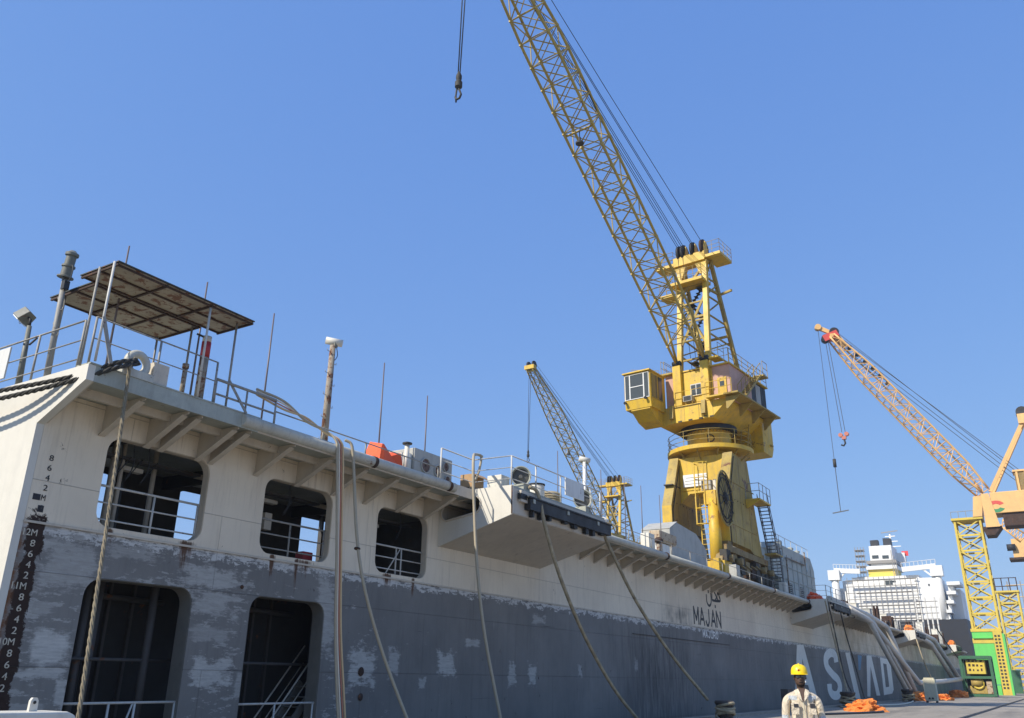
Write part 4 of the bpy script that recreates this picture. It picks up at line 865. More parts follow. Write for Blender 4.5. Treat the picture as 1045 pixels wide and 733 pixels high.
# ================================================================ portal crane on the dock wall
AXX, AXY = -19.0, 57.6
HEAD = math.asin(-.10)                       # slewing angle of the upper works
RZ = Matrix.Translation((AXX, AXY, 0)) @ Matrix.Rotation(HEAD, 4, 'Z') @ Matrix.Translation((-AXX, -AXY, 0))
def make_crane():
    cr = thing('portal_crane', 'tall yellow portal crane with lattice boom standing on the dock wall', 'crane', (AXX, AXY, WT))
    Lx, Ly = AXX, AXY
    def B(n, mb, mat, p=cr, up=False, bevel=0.):          # local to the slewing axis
        M = Matrix.Translation((Lx, Ly, 0)); mb.xf(M)
        if up: mb.xf(RZ)
        return build(n, mb, mat, p, bevel=bevel)
    # --- portal: two tall side frames tied by a box beam
    prof = [(-4.0, 10.0), (-4.0, 12.6), (-2.15, 16.25), (1.3, 16.25), (3.2, 9.75), (1.2, 9.75), (.4, 10.0)]
    for s, nm in ((1, 'near'), (-1, 'far')):
        x0, x1 = (1.65, 2.2) if s > 0 else (-2.2, -1.65)
        f = B('side_frame', MB().prism(prof, 'x', x0, x1), 'crane_yellow_dull', bevel=.02)
        B('front_flange', MB().prism([(-4.06, 10.0), (-4.004, 10.0), (-4.004, 12.59), (-4.06, 12.62)], 'x', x0-.06, x1+.06), 'crane_yellow', f)
        B('slope_flange', MB().prism([(-4.06, 12.62), (-4.004, 12.59), (-2.155, 16.24), (-2.21, 16.26)], 'x', x0-.06, x1+.06), 'crane_yellow_dull', f)
        for z in (11.2, 14.1): B('stiffener', MB().box((x0-.05 if s < 0 else x1, -3.6, z), (x1+.04 if s < 0 else x1+.04, 2.2, z+.07)), 'dark_grease' if s < 0 else 'crane_yellow_dull', f)
        for yy in (-2.6, -.9, .9):
            zt_ = 12.6+(yy+4.0)*1.97 if yy < -2.15 else 16.2
            B('plate_seam', MB().box((x1+.001 if s > 0 else x1-.001, yy, 9.8), (x1+.014, yy+.05, zt_-.1)), 'crane_yellow_dull', f)
        for k in range(9): B('bolt_head', MB().cyl((x1, -3.5+k*.62, 12.95), (x1+.03, -3.5+k*.62, 12.95), .04, n=6), 'dark_grease', f)
        B('conduit', MB().tube([(x1+.04, -3.7, 9.8), (x1+.04, -3.7, 12.4), (x1+.04, -1.9, 16.0)], .03, 5), 'dark_grease', f)
        B('sill_beam', MB().box((x0-.05, -4.9, 9.3), (x1+.05, 4.3, 9.7)), 'bogie_paint')
        for yb in (-3.9, 3.2):
            for dy in (-.95, .95):
                bo = B('bogie', MB().prism([(yb+dy-.9, 8.25), (yb+dy+.9, 8.25), (yb+dy+.7, 8.85), (yb+dy+.3, 9.29), (yb+dy-.3, 9.29), (yb+dy-.7, 8.85)], 'x', x0+.05, x1-.05), 'bogie_paint')
                for w in (-.45, .45):
                    B('wheel', MB().cyl((x0-.06, yb+dy+w, 8.3), (x1+.06, yb+dy+w, 8.3), .40, n=16), 'dark_grease', bo)
                B('motor', MB().cyl((x1-.04, yb+dy, 8.8), (x1+.42, yb+dy, 8.8), .22, n=10), 'bogie_paint', bo)
        for k, yb in enumerate((-2.0, -.9, .35, 1.4)):
            B('drive_guard', MB().box((x0+.05, yb-.42, 8.1+.12*(k % 2)), (x1+.12, yb+.42, 9.2-.2*(k % 3))), ('dark_grease', 'bogie_paint', 'rust_metal', 'dark_grease')[k])
            B('guard_pipe', MB().cyl((x1+.16, yb-.6, 8.6+.1*k), (x1+.16, yb+.6, 8.5+.1*k), .06, n=6), 'bogie_paint')
        B('rail_buffer', MB().box((x0+.1, -6.2, 7.6), (x1-.1, -5.75, 8.7)), 'crane_yellow')
        for yb in (-3.9, 3.2): B('equaliser_pin', MB().box((x0+.02, yb-.4, 9.705), (x1-.02, yb+.4, 9.99)), 'bogie_paint')
    tb = B('cross_beam', MB().box((-1.64, -2.05, 13.9), (1.64, 1.3, 16.24)), 'crane_yellow', bevel=.03)
    bx = B('beam_skirt', MB().prism([(-1.64, 13.89), (1.64, 13.89), (1.64, 13.1), (.9, 13.75), (-.9, 13.75), (-1.64, 13.1)], 'y', -2.0, 1.2), 'crane_yellow')
    sg = B('sign_board', MB().box((-1.35, -2.16, 14.15), (.35, -2.10, 15.0)), 'sign_white')
    for i, w in enumerate((.75, .85, .85)): B('sign_line', MB().box((-.5-w*.85, -2.166, 14.76-i*.22), (-.5+w*.85, -2.161, 14.79-i*.22)), 'wire_grey', sg)
    # cable reel on its post in front of the near frame
    rc = Vector((2.36, -4.8, 12.6))
    rl = B('cable_reel', MB().torus(rc, (1, .03, 0), 1.75, .06, 40, 6), 'crane_yellow_dull')
    ax = Vector((1, .03, 0)).normalized(); tv = Vector((-.03, 1, 0)).normalized()
    for r_ in (1.55, 1.3, .35): B('reel_rim', MB().torus(rc, ax, r_, .04, 32, 5), 'dark_grease', rl)
    for i in range(14):
        a = 2*math.pi*i/14; d = tv*math.cos(a)+Vector((0, 0, math.sin(a)))
        B('spoke', MB().bar(rc+ax*.05+d*.25, rc+ax*.05+d*1.72, .05, .03, ax), 'dark_grease', rl)
    B('reel_back', MB().lathe(rc-ax*.06, [(1.7, 0), (0, .01)], 32, ax), 'crane_yellow_dull', rl)
    B('hub', MB().cyl(rc-ax*.5, rc+ax*.18, .22, n=12), 'dark_grease', rl)
    B('reel_post', MB().cyl((1.6, -5.0, 8.0), (1.6, -5.0, 12.6), .42, .34, n=14), 'crane_yellow')
    B('reel_drive', MB().box((1.1, -5.3, 12.2), (1.9, -4.6, 13.1)), 'crane_yellow')
    B('reel_base', MB().box((.9, -5.7, 7.6), (2.3, -4.3, 8.6)), 'crane_yellow')
    B('gear_box', MB().box((1.95, -5.5, 8.6), (2.4, -4.7, 9.3)), 'dark_grease')
    def BL(n, mb, mat, p=cr): return B(n, mb.xf(Matrix.Translation((.45, 0, 0))), mat, p)
    # caged ladder
    lad = BL('ladder', MB().bar((.15, -4.6, 8.0), (.15, -4.6, 15.2), .06), 'crane_yellow')
    BL('ladder_rail', MB().bar((.75, -4.6, 8.0), (.75, -4.6, 15.2), .06), 'crane_yellow', lad)
    for i in range(22): BL('rung', MB().bar((.15, -4.6, 8.2+i*.32), (.75, -4.6, 8.2+i*.32), .03), 'crane_yellow', lad)
    for i in range(5):
        z = 11.0+i*1.0
        BL('cage_hoop', MB().tube([(.1, -4.6, z), (0, -5.0, z), (.15, -5.35, z), (.75, -5.35, z), (.9, -5.0, z), (.8, -4.6, z)], .035, 5), 'crane_yellow', lad)
    for x, y in ((0, -5.0), (.15, -5.35), (.75, -5.35), (.9, -5.0)): BL('cage_strip', MB().bar((x, y, 11.0), (x, y, 15.0), .05), 'crane_yellow', lad)
    BL('ladder_platform', MB().box((-.3, -5.2, 13.0), (1.2, -4.1, 13.12)), 'crane_yellow')
    BL('meter_box', MB().box((.2, -4.3, 13.2), (.9, -3.9, 14.0)), 'grey_box'); BL('meter_box', MB().box((1.0, -4.3, 13.3), (1.35, -4.0, 14.0)), 'cream_paint')
    BL('rear_post', MB().box((-.3, -4.95, 7.5), (.5, -4.35, 8.0)), 'crane_yellow')
    # access stair behind the near frame
    pl = B('stair_platform', MB().box((2.22, .2, 13.3), (3.2, 2.9, 13.42)), 'crane_yellow')
    B('platform_skirt', MB().prism([(2.22, 12.8), (2.3, 12.8), (3.2, 13.29), (2.22, 13.29)], 'y', .2, .28), 'crane_yellow', pl)
    p2_ = B('stair_platform', MB().box((2.3, 3.4, 10.0), (3.1, 5.2, 10.1)), 'crane_yellow_dull')
    def rail(pts, h, root, mat='rail_steel', n=1.0, r_=.022, up=False, fr=(1, .5)):
        for f in fr: B('rail_bar', MB().tube([Vector(p)+Vector((0, 0, h*f)) for p in pts], r_, 5), mat, root, up)
        for a, b in zip(pts[:-1], pts[1:]):
            a, b = Vector(a), Vector(b); k = max(1, round((b-a).length/n))
            for i in range(k+1): q = a.lerp(b, i/k); B('rail_post', MB().cyl(q, q+Vector((0, 0, h)), r_, n=5), mat, root, up)
    rail([(2.25, .2, 13.42), (3.2, .2, 13.42), (3.2, 2.9, 13.42)], 1.05, pl); rail([(3.1, 3.4, 10.1), (3.1, 5.2, 10.1), (2.3, 5.2, 10.1)], 1.05, p2_)
    def stair(a, b, w, n, mat='wire_grey'):
        a, b, w = Vector(a), Vector(b), Vector(w)
        s_ = B('stair', MB().bar(a, b, .05, .16), mat); B('stringer', MB().bar(a+w, b+w, .05, .16), mat, s_)
        for i in range(n): t = (i+.5)/n; q = a.lerp(b, t); B('tread', MB().bar(q, q+w, .22, .03), mat, s_)
        for o_ in (Vector((0, 0, 0)), w):
            B('handrail', MB().tube([a+o_+Vector((0, 0, .9)), b+o_+Vector((0, 0, .9))], .025, 5), mat, s_)
            for i in range(5): q = a.lerp(b, i/4)+o_; B('rail_post', MB().cyl(q, q+Vector((0, 0, .9)), .02, n=5), mat, s_)
    stair((2.35, 4.2, 10.1), (2.35, 2.6, 13.3), (.7, 0, 0), 14); stair((2.35, 5.0, 7.3), (2.35, 4.6, 10.0), (.7, 0, 0), 12)
    # --- slewing pedestal and ring platform
    B('pedestal', MB().lathe((0, 0, 16.2), [(1.9, 0), (1.9, .45)], 28), 'crane_yellow')
    rp = B('ring_platform', MB().lathe((0, 0, 16.6), [(1.4, 0), (3.0, 0), (3.02, .02), (3.02, .30), (1.4, .30)], 40), 'crane_yellow')
    for i in range(12):
        a = 2*math.pi*i/12; d = Vector((math.cos(a), math.sin(a), 0))
        B('platform_knee', MB().bar(d*1.8+Vector((0, 0, 15.8)), d*2.8+Vector((0, 0, 16.58)), .06, .10), 'crane_yellow_dull', rp)
    ring = [(2.95*math.cos(2*math.pi*i/20), 2.95*math.sin(2*math.pi*i/20), 16.9) for i in range(21)]
    for f in (1.05, .7, .35): B('rail_bar', MB().tube([(x, y, z+f) for x, y, z in ring], .022, 5, False), 'crane_yellow_dull', rp)
    for x, y, z in ring[:-1:2]: B('rail_post', MB().cyl((x, y, z), (x, y, z+1.05), .025, n=5), 'crane_yellow_dull', rp)
    B('slew_drum', MB().lathe((0, 0, 16.88), [(1.55, 0), (1.55, 1.35), (1.72, 1.4), (1.72, 1.5)], 36), 'crane_yellow')
    text('crane_lettering', 'D', .55, (Lx+.62, Ly-1.45, 17.6), (1, .43, 0), (0, 0, 1), 'letter_black', cr)
    B('slew_ring', MB().lathe((0, 0, 18.24), [(1.6, 0), (2.0, .02), (2.0, .36), (1.2, .38)], 40), 'black_steel')
    for i in range(36):
        a = 2*math.pi*i/36; B('ring_bolt', MB().cyl((1.64*math.cos(a), 1.64*math.sin(a), 18.1), (1.64*math.cos(a), 1.64*math.sin(a), 18.27), .05, n=6), 'crane_yellow_dull', cr)
    # --- upper works
    base = B('base_frame', MB().prism([(-3.35, 19.45), (-2.2, 18.45), (-1.5, 18.6), (1.7, 18.6), (2.85, 19.6), (2.85, 19.82), (-3.35, 19.82)], 'y', -3.0, 4.4), 'crane_yellow', up=True, bevel=.03)
    cab_arm = B('cab_bracket', MB().prism([(-5.0, 19.4), (-4.0, 18.75), (-3.0, 18.5), (-3.0, 19.5), (-5.0, 19.5)], 'x', -3.5, -2.0), 'crane_yellow', up=True)
    for x in (-1.3, 1.15):
        B('lifting_lug', MB().prism([(-3.3, 18.9), (-3.004, 18.9), (-3.004, 19.9), (-3.15, 19.9)], 'x', x-.15, x+.15), 'crane_yellow_dull', base, True)
    B('front_walkway', MB().box((1.55, -3.6, 19.84), (3.5, -3.0, 19.95)), 'crane_yellow', base, True)
    B('side_walkway', MB().prism([(2.86, 19.84), (3.9, 19.84), (3.9, 19.95), (2.86, 19.95)], 'y', -3.6, 4.2), 'crane_yellow_dull', base, True)
    for y in (-3.2, -1, 1.2, 3.4): B('walkway_knee', MB().prism([(2.84, 18.95), (2.95, 18.95), (3.85, 19.8), (2.84, 19.8)], 'y', y, y+.08), 'crane_yellow_dull', base, True)
    rail([(1.6, -3.55, 19.95), (3.45, -3.55, 19.95)], 1.0, base, 'crane_yellow', 1.0, .022, True)
    for x in (-1.4, -.4, .7, 1.75): B('plate_seam', MB().box((x, -3.012, 18.68), (x+.035, -3.003, 19.75)), 'crane_yellow_dull', base, True)
    B('conduit', MB().tube([(-1.3, -3.05, 19.72), (.9, -3.05, 19.72), (.95, -3.05, 18.8), (1.3, -3.05, 18.75)], .025, 5), 'dark_grease', base, True)
    for k in range(4): B('drip_plate', MB().box((-.9+k*.8, -3.015, 18.62), (-.6+k*.8, -3.003, 18.72)), 'dark_grease', base, True)
    # machinery house
    hs = B('house', MB().box((-1.9, -2.6, 19.83), (3.0, 1.2, 22.35)), 'salmon', up=True)
    B('house_front', MB().box((-1.2, -2.68, 19.83), (1.75, -2.604, 22.3)), 'crane_yellow', hs, True)
    B('door', MB().box((2.1, -2.68, 19.96), (2.75, -2.604, 21.45)), 'crane_yellow', hs, True)
    B('door_window', MB().box((2.28, -2.70, 20.75), (2.6, -2.684, 21.15)), 'glass_dark', hs, True)
    B('roof', MB().box((-2.0, -2.75, 22.36), (3.1, 4.3, 22.46)), 'crane_yellow', hs, True)
    B('machinery_bay', MB().box((-1.9, 1.21, 19.84), (2.9, 4.2, 22.35)), 'black_steel', hs, True)
    for i, (ya, yb) in enumerate(((1.3, 2.1), (2.2, 3.1), (3.2, 4.1))): B('side_panel', MB().box((2.9, ya, 20.0), (2.95, yb, 22.2)), 'grey_box' if i == 1 else 'black_steel', hs, True)
    for x in (-1.9, -.7, .5, 1.7): B('house_pillar', MB().box((x-.04, 4.2, 19.84), (x+.04, 4.26, 22.3)), 'black_steel', hs, True)
    wf = B('window', MB().box((.08, -2.76, 20.42), (.94, -2.69, 21.32)), 'rail_white', hs, True)
    for x in (.14, .55): B('pane', MB().box((x, -2.775, 20.5), (x+.33, -2.762, 21.24)), 'glass_dark', wf, True)
    ac = B('air_conditioner', MB().box((-.35, -3.15, 20.02), (.3, -2.69, 20.42)), 'grey_box', hs, True); B('grille', MB().box((-.3, -3.165, 20.06), (.25, -3.155, 20.38)), 'black_steel', ac, True)
    for x in (-.82, 1.32): B('boom_post', MB().box((x-.31, -3.02, 19.83), (x+.31, -2.69, 22.85)), 'crane_yellow', base, True, .02)
    rail([(-1.0, -3.06, 19.83), (1.6, -3.06, 19.83)], 1.0, base, 'crane_yellow', 1.2, .018, True)
    rail([(3.05, -2.6, 22.46), (3.05, 4.2, 22.46)], 1.05, hs, 'crane_yellow_dull', 1.1, .022, True, (1, .66, .33))
    rail([(1.6, -2.7, 22.46), (3.05, -2.7, 22.46)], 1.05, hs, 'crane_yellow_dull', 1.1, .022, True)
    rail([(-1.95, -2.7, 22.46), (-1.95, 2.0, 22.46)], 1.05, hs, 'crane_yellow_dull', 1.1, .022, True)
    # outside stair up to the roof
    ps = B('roof_stair', MB().bar((3.2, -1.9, 19.95), (3.3, 1.4, 22.5), .05, .14), 'crane_yellow_dull', up=True)
    B('stringer', MB().bar((3.75, -1.9, 19.95), (3.75, 1.4, 22.5), .05, .14), 'crane_yellow_dull', ps, True)
    for i in range(12): t = (i+.5)/12; B('tread', MB().box((3.2, -1.9+3.3*t-.1, 19.95+2.55*t), (3.75, -1.9+3.3*t+.1, 19.98+2.55*t)), 'crane_yellow_dull', ps, True)
    for x in (3.2, 3.75):
        B('handrail', MB().bar((x, -1.9, 20.9), (x, 1.4, 23.45), .04), 'crane_yellow_dull', ps, True)
        for i in range(5): t = i/4; B('rail_post', MB().bar((x, -1.9+3.3*t, 19.95+2.55*t), (x, -1.9+3.3*t, 20.9+2.55*t), .03), 'crane_yellow_dull', ps, True)
    B('landing', MB().box((3.15, 1.4, 22.44), (3.95, 2.3, 22.54)), 'crane_yellow_dull', ps, True); rail([(3.9, 1.4, 22.54), (3.9, 2.3, 22.54)], 1.05, ps, 'crane_yellow_dull', .8, .022, True)
    # counterweight slung at the back
    cw = B('counterweight', MB().prism([(3.3, 17.3), (4.9, 17.2), (5.3, 17.9), (5.3, 21.0), (4.45, 21.0), (4.45, 19.8), (3.3, 19.8)], 'x', -2.9, 2.75), 'crane_yellow', up=True, bevel=.04)
    for z in (18.0, 20.2): B('lug', MB().box((2.76, 4.6, z), (2.9, 4.9, z+.12)), 'crane_yellow_dull', cw, True)
    # tower ladder between platform and house
    for x in (1.75, 2.3): B('inner_ladder_rail', MB().bar((x, 1.2, 16.9), (x, 2.2, 19.9), .06), 'crane_yellow_dull', cr, True)
    for i in range(8): t = (i+.5)/8; B('rung', MB().bar((1.75, 1.2+t, 17.5+2.4*t), (2.3, 1.2+t, 17.5+2.4*t), .04), 'crane_yellow_dull', cr, True)
    # driver's cab
    X0, X1, Ya, Yb, Z0, Z1 = -3.9, -1.85, -5.1, -2.9, 19.5, 22.12
    cb_ = B('driver_cab', MB().prism([(Ya+.06, Z0), (Yb, Z0), (Yb, Z1), (Ya-.05, Z1), (Ya-.05, Z0+.62), (Ya+.06, Z0)], 'x', X0, X1), 'crane_yellow', up=True)
    B('roof', MB().box((X0-.08, Ya-.22, Z1+.01), (X1+.08, Yb+.05, Z1+.10)), 'crane_yellow', cb_, True)
    gz0, gz1 = Z0+.72, Z1-.12
    for (xa, xb) in ((X0+.10, X0+.42), (X0+.50, X1-.52), (X1-.44, X1-.10)):
        p_ = B('pane', MB().box((xa, Ya-.075, gz0), (xb, Ya-.055, gz1)), 'glass_dark', cb_, True)
        for (a_, b_) in (((xa-.035, gz0-.04), (xa, gz1+.04)), ((xb, gz0-.04), (xb+.035, gz1+.04)), ((xa, gz0-.04), (xb, gz0)), ((xa, gz1), (xb, gz1+.04))):
            B('pane_frame', MB().box((a_[0], Ya-.10, a_[1]), (b_[0], Ya-.055, b_[1])), 'sign_white', p_, True)
    B('pane_bar', MB().box((X0+.5, Ya-.105, gz0+.85), (X1-.52, Ya-.08, gz0+.90)), 'sign_white', cb_, True)
    for ya, yb in ((Ya+.2, Ya+1.0), (Ya+1.15, Ya+1.75)):
        p_ = B('side_pane', MB().box((X1+.002, ya, gz0+.05), (X1+.02, yb, gz1-.02)), 'glass_dark', cb_, True)
        B('pane_frame', MB().box((X1+.002, ya-.06, gz0-.02), (X1+.03, yb+.06, gz0+.045)), 'crane_yellow_dull', p_, True)
    for (x, z) in ((X0+.12, Z0+.5), (X1-.3, Z0+.62)): B('work_lamp', MB().cyl((x, Ya-.1, z), (x, Ya-.28, z-.04), .08, .11, n=10), 'black_steel', cb_, True)
    B('roof_rail', MB().tube([(X0+.4, Ya+.3, Z1+.1), (X0+.4, Ya+.3, Z1+.45), (X1-.1, Ya+1.6, Z1+.45), (X1-.1, Ya+1.6, Z1+.1)], .02, 5), 'crane_yellow_dull', cb_, True)
    fw_ = B('foot_walk', MB().box((-2.1, -2.9, 22.38), (-1.25, -1.2, 22.5)), 'crane_yellow_dull', base, True); rail([(-2.1, -2.85, 22.5), (-2.1, -1.2, 22.5)], 1.0, fw_, 'crane_yellow_dull', .8, .02, True)
    fw_ = B('foot_walk', MB().box((1.7, -2.95, 22.9), (2.4, -1.9, 23.02)), 'crane_yellow', base, True); rail([(2.4, -2.9, 23.02), (2.4, -1.9, 23.02)], 1.0, fw_, 'crane_yellow_dull', .8, .02, True)
    # --- A-frame
    AF = B('a_frame', MB().bar((-1.05, -1.9, 22.45), (-.95, -.95, 31.7), .36, .36), 'crane_yellow', up=True)
    B('front_post', MB().bar((1.2, -1.9, 22.45), (1.1, -.95, 31.7), .36, .36), 'crane_yellow', AF, True)
    for x in (-1.0, 1.6): B('back_stay', MB().bar((x*1.1, 2.6, 22.45), (x*.85, -.5, 31.7), .26, .26), 'crane_yellow_dull', AF, True)
    B('head_beam', MB().box((-1.35, -1.35, 31.6), (1.25, -.3, 32.35)), 'crane_yellow', AF, True, .02)
    for x in (-.85, .85): B('knee_plate', MB().prism([(x-.5, 31.6), (x+.5, 31.6), (x+.12, 30.6), (x-.12, 30.6)], 'y', -1.2, -.7), 'crane_yellow', AF, True)
    for x in (-.9, -.55, .25, 1.05):
        sh = B('sheave', MB().cyl((x-.09, -.85, 32.75), (x+.09, -.85, 32.75), .72, n=20), 'black_steel' if x < .9 else 'rust_metal', AF, True)
        for dx in (-.16, .16): B('sheave_cheek', MB().prism([(-1.2, 32.35), (-.5, 32.35), (-.7, 33.3), (-1.0, 33.3)], 'x', x+dx-.025, x+dx+.025), 'crane_yellow', sh, True)
    for (xa, xb, z, ya, yb) in ((-2.9, -1.36, 31.75, -1.3, -.2), (1.26, 2.5, 31.75, -1.3, .9), (-1.5, 1.2, 29.75, -2.0, -.4), (-2.4, -1.3, 29.0, -1.8, -.6)):
        p_ = B('head_platform', MB().box((xa, ya, z), (xb, yb, z+.22)), 'crane_yellow', AF, True)
        rail([(xa, ya, z+.22), (xb, ya, z+.22), (xb, yb, z+.22), (xa, yb, z+.22)], 1.0, p_, 'crane_yellow_dull', .7, .018, True, (1, .66, .33))
    for (a, b) in (((-1.0, -1.7, 24.6), (1.1, -1.2, 28.9)), ((1.1, -1.7, 24.6), (-1.0, -1.2, 28.9)), ((-1.0, -1.2, 29.0), (1.1, -1.0, 31.4)), ((-1.0, -1.4, 27.0), (1.1, -1.4, 27.0)), ((-1.05, 1.2, 26), (1.5, 1.2, 26)), ((1.45, .5, 29.2), (2.5, .4, 29.3)), ((1.1, -1.2, 29.3), (1.45, .3, 29.2))):
        B('cross_tie', MB().bar(a, b, .16, .16), 'crane_yellow_dull', AF, True)
    for s in (-1, 1):       # side lattice of the A-frame
        fx, bx2 = (-1.0 if s < 0 else 1.15), (-1.0*.97 if s < 0 else 1.45)
        N = 6
        for i in range(N):
            t0, t1 = i/N, (i+1)/N
            f0 = Vector((fx, -1.9+.95*t0, 22.5+9.2*t0)); f1 = Vector((fx, -1.9+.95*t1, 22.5+9.2*t1)); g0 = Vector((bx2, 2.6-3.1*t0, 22.5+9.2*t0)); g1 = Vector((bx2, 2.6-3.1*t1, 22.5+9.2*t1))
            B('lattice_tie', MB().bar(f0, g1 if i % 2 else g0.lerp(g1, .8), .10, .10), 'crane_yellow_dull', AF, True); B('lattice_tie', MB().bar(f1, g0.lerp(g1, .9), .10, .10), 'crane_yellow_dull', AF, True)
    for i in range(5):
        z = 23.6+i*1.55; B('lattice_tie', MB().bar((-1.0, -1.75+i*.15, z), (1.15, -1.75+i*.15, z), .12, .12), 'crane_yellow_dull', AF, True)
    zz = 22.5
    for i in range(6):          # zigzag ladders climbing inside the frame
        a = Vector((-.4 if i % 2 else .5, -.6, zz)); b = Vector((.5 if i % 2 else -.4, -.6, zz+1.15)); s_ = B('frame_ladder', MB().bar(a, b, .05, .14), 'dark_grease', AF, True)
        for k in range(5): t = (k+.5)/5; q = a.lerp(b, t); B('tread', MB().bar(q-Vector((0, .25, 0)), q+Vector((0, .25, 0)), .2, .03), 'dark_grease', s_, True)
        B('landing', MB().box((b.x-.3, -1.0, b.z), (b.x+.3, -.2, b.z+.04)), 'dark_grease', s_, True); zz += 1.18
    # --- boom: four chords, braced bay by bay
    foot = Vector((.25, -2.86, 23.05)); LF = R(38.8); LEN = 33.0
    d = Vector((0, -math.cos(LF), math.sin(LF))); u = Vector((0, math.sin(LF), math.cos(LF))); x_ = Vector((1, 0, 0))
    def hw(t): return 1.07 if t < 24 else 1.07-.55*(t-24)/9
    def dp(t): return .12+1.33*min(1, t/3.2) if t < 25 else 1.45-.95*(t-25)/8
    def node(t, s, k): return foot+d*t+x_*(hw(t)*s)+u*(dp(t)*k-(.06 if k == 0 else 0))
    ts = [0.0, 1.6, 3.2]+[3.2+1.52*i for i in range(1, 19)]+[32.2, 33.0]
    BM = B('boom', MB().bar(node(32.6, -1.1, 0), node(32.6, 1.1, 0), .2, .2), 'lattice_yellow', up=True)
    for s in (-1, 1):
        for k in (0, 1): B('chord', MB().tube([node(t, s, k) for t in ts], .10, 6), 'lattice_yellow', BM, True)
    gp = None
    for i, t in enumerate(ts[1:-1], 1):
        tn = ts[i+1]; al = i % 2
        for k in (0, 1):
            B('brace', MB().cyl(node(t, -1, k), node(t, 1, k), .042, n=5), 'lattice_yellow', BM, True)
            B('brace', MB().cyl(node(t, 1 if al else -1, 0), node(tn, -1 if al else 1, 0), .034, n=5), 'lattice_yellow', BM, True) if k == 0 else B('brace', MB().cyl(node(t, -1 if al else 1, 1), node(tn, 1 if al else -1, 1), .034, n=5), 'lattice_yellow', BM, True)
            if k == 0: B('brace', MB().cyl(node(t, -1 if al else 1, k), node(tn, 1 if al else -1, k), .042, n=5), 'lattice_yellow', BM, True)
            else: B('brace', MB().cyl(node(t, 1 if al else -1, k), node(tn, -1 if al else 1, k), .042, n=5), 'lattice_yellow', BM, True)
        for s in (-1, 1):
            B('brace', MB().cyl(node(t, s, 0), node(t, s, 1), .042, n=5), 'lattice_yellow', BM, True)
            B('brace', MB().cyl(node(t, s, 0 if al else 1), node(tn, s, 1 if al else 0), .042, n=5), 'lattice_yellow', BM, True)
            for k in (0, 1): q = node(t, s, k); B('gusset', MB().box(q-Vector((.05, .13, .13)), q+Vector((.05, .13, .13))), 'lattice_yellow', BM, True)
    for s in (-1, 1): B('boom_pin', MB().cyl(foot+x_*(1.07*s-.3), foot+x_*(1.07*s+.3), .2, n=12), 'black_steel', BM, True)
    tip = foot+d*33+u*.3
    hbx = B('boom_head', MB().bar(tip-x_*.8, tip+x_*.8, .7, .6), 'crane_yellow', BM, True)
    for x in (-.45, .45): B('head_sheave', MB().cyl(tip+x_*(x-.1)+u*.6, tip+x_*(x+.1)+u*.6, .6, n=18), 'black_steel', hbx, True)
    # lamp slung inside the boom
    q = foot+d*18.2; B('lamp_hanger', MB().bar(q-x_*1.07, q+x_*1.07, .1, .1), 'lattice_yellow', BM, True); B('hanging_lamp', MB().lathe(q-Vector((0, 0, 1.0)), [(0, 0), (.26, 0), (.27, .1), (.1, .28), (.08, .5), (.03, .55), (.03, 1.0)], 14), 'dark_grease', BM, True)
    B('power_cable', MB().tube(cat_rom([node(14, 1, 1)+u*.12, node(17, 1, 1)+u*.05-x_*.05, node(20, 1, 1)-u*.1, node(22, 1, 1)+u*.1], 5), .045, 5), 'wire_black', BM, True)
    # luffing ropes from the frame head to the boom head
    for i, x in enumerate((-.95, -.8, -.6, -.45, .2, .32, 1.05)):
        a = Vector((x, -1.3, 33.25)); b = tip+x_*(x*.55)+u*.9
        B('luffing_rope', MB().tube([a, a.lerp(b, .5)-Vector((0, 0, .12)), b], .024, 5), 'wire_black', AF, True)
    for x in (-.9, -.5): B('luffing_rope', MB().tube([foot+x_*x+Vector((0, 2.2, 0)), Vector((x, -1.4, 32.3))], .02, 4), 'wire_black', AF, True)
    a = Vector((-1.0, -1.3, 32.6)); b = foot+d*14+u*1.7+x_*.9
    # hoist rope with hook block
    for dx in (-.16, .16):
        B('hoist_rope', MB().tube([tip+x_*dx, Vector((dx*.4, tip.y, 31.6))], .035, 5), 'wire_black', BM, True)
    hb = B('hook_block', MB().lathe(Vector((0, tip.y, 31.7)), [(0, 0), (.07, -.05), (.16, -.3), (.16, -.45), (.12, -.6), (.2, -.7), (.2, -1.0), (.1, -1.1), (0, -1.1)], 12), 'dark_grease', cr, True)
    B('hook', MB().tube([Vector((dx, tip.y, z)) for dx, z in ((0, 30.65), (.1, 30.4), (.2, 30.15), (.1, 29.95), (-.1, 29.95), (-.2, 30.15))], .06, 6), 'dark_grease', hb, True)
    B('hook', MB().tube([Vector((dx, tip.y, z)) for dx, z in ((-.12, 30.6), (-.17, 30.2), (-.13, 29.8))], .05, 6), 'dark_grease', hb, True)
    return cr
crane = make_crane()
c2 = copy_tree(crane); c2.location = (-58.6, 127.7, WT); c2.rotation_euler = (0, 0, R(5.0))
c2['label'] = 'distant yellow portal crane half hidden behind the dock wall'
crane['group'] = c2['group'] = 'portal cranes on the dock'

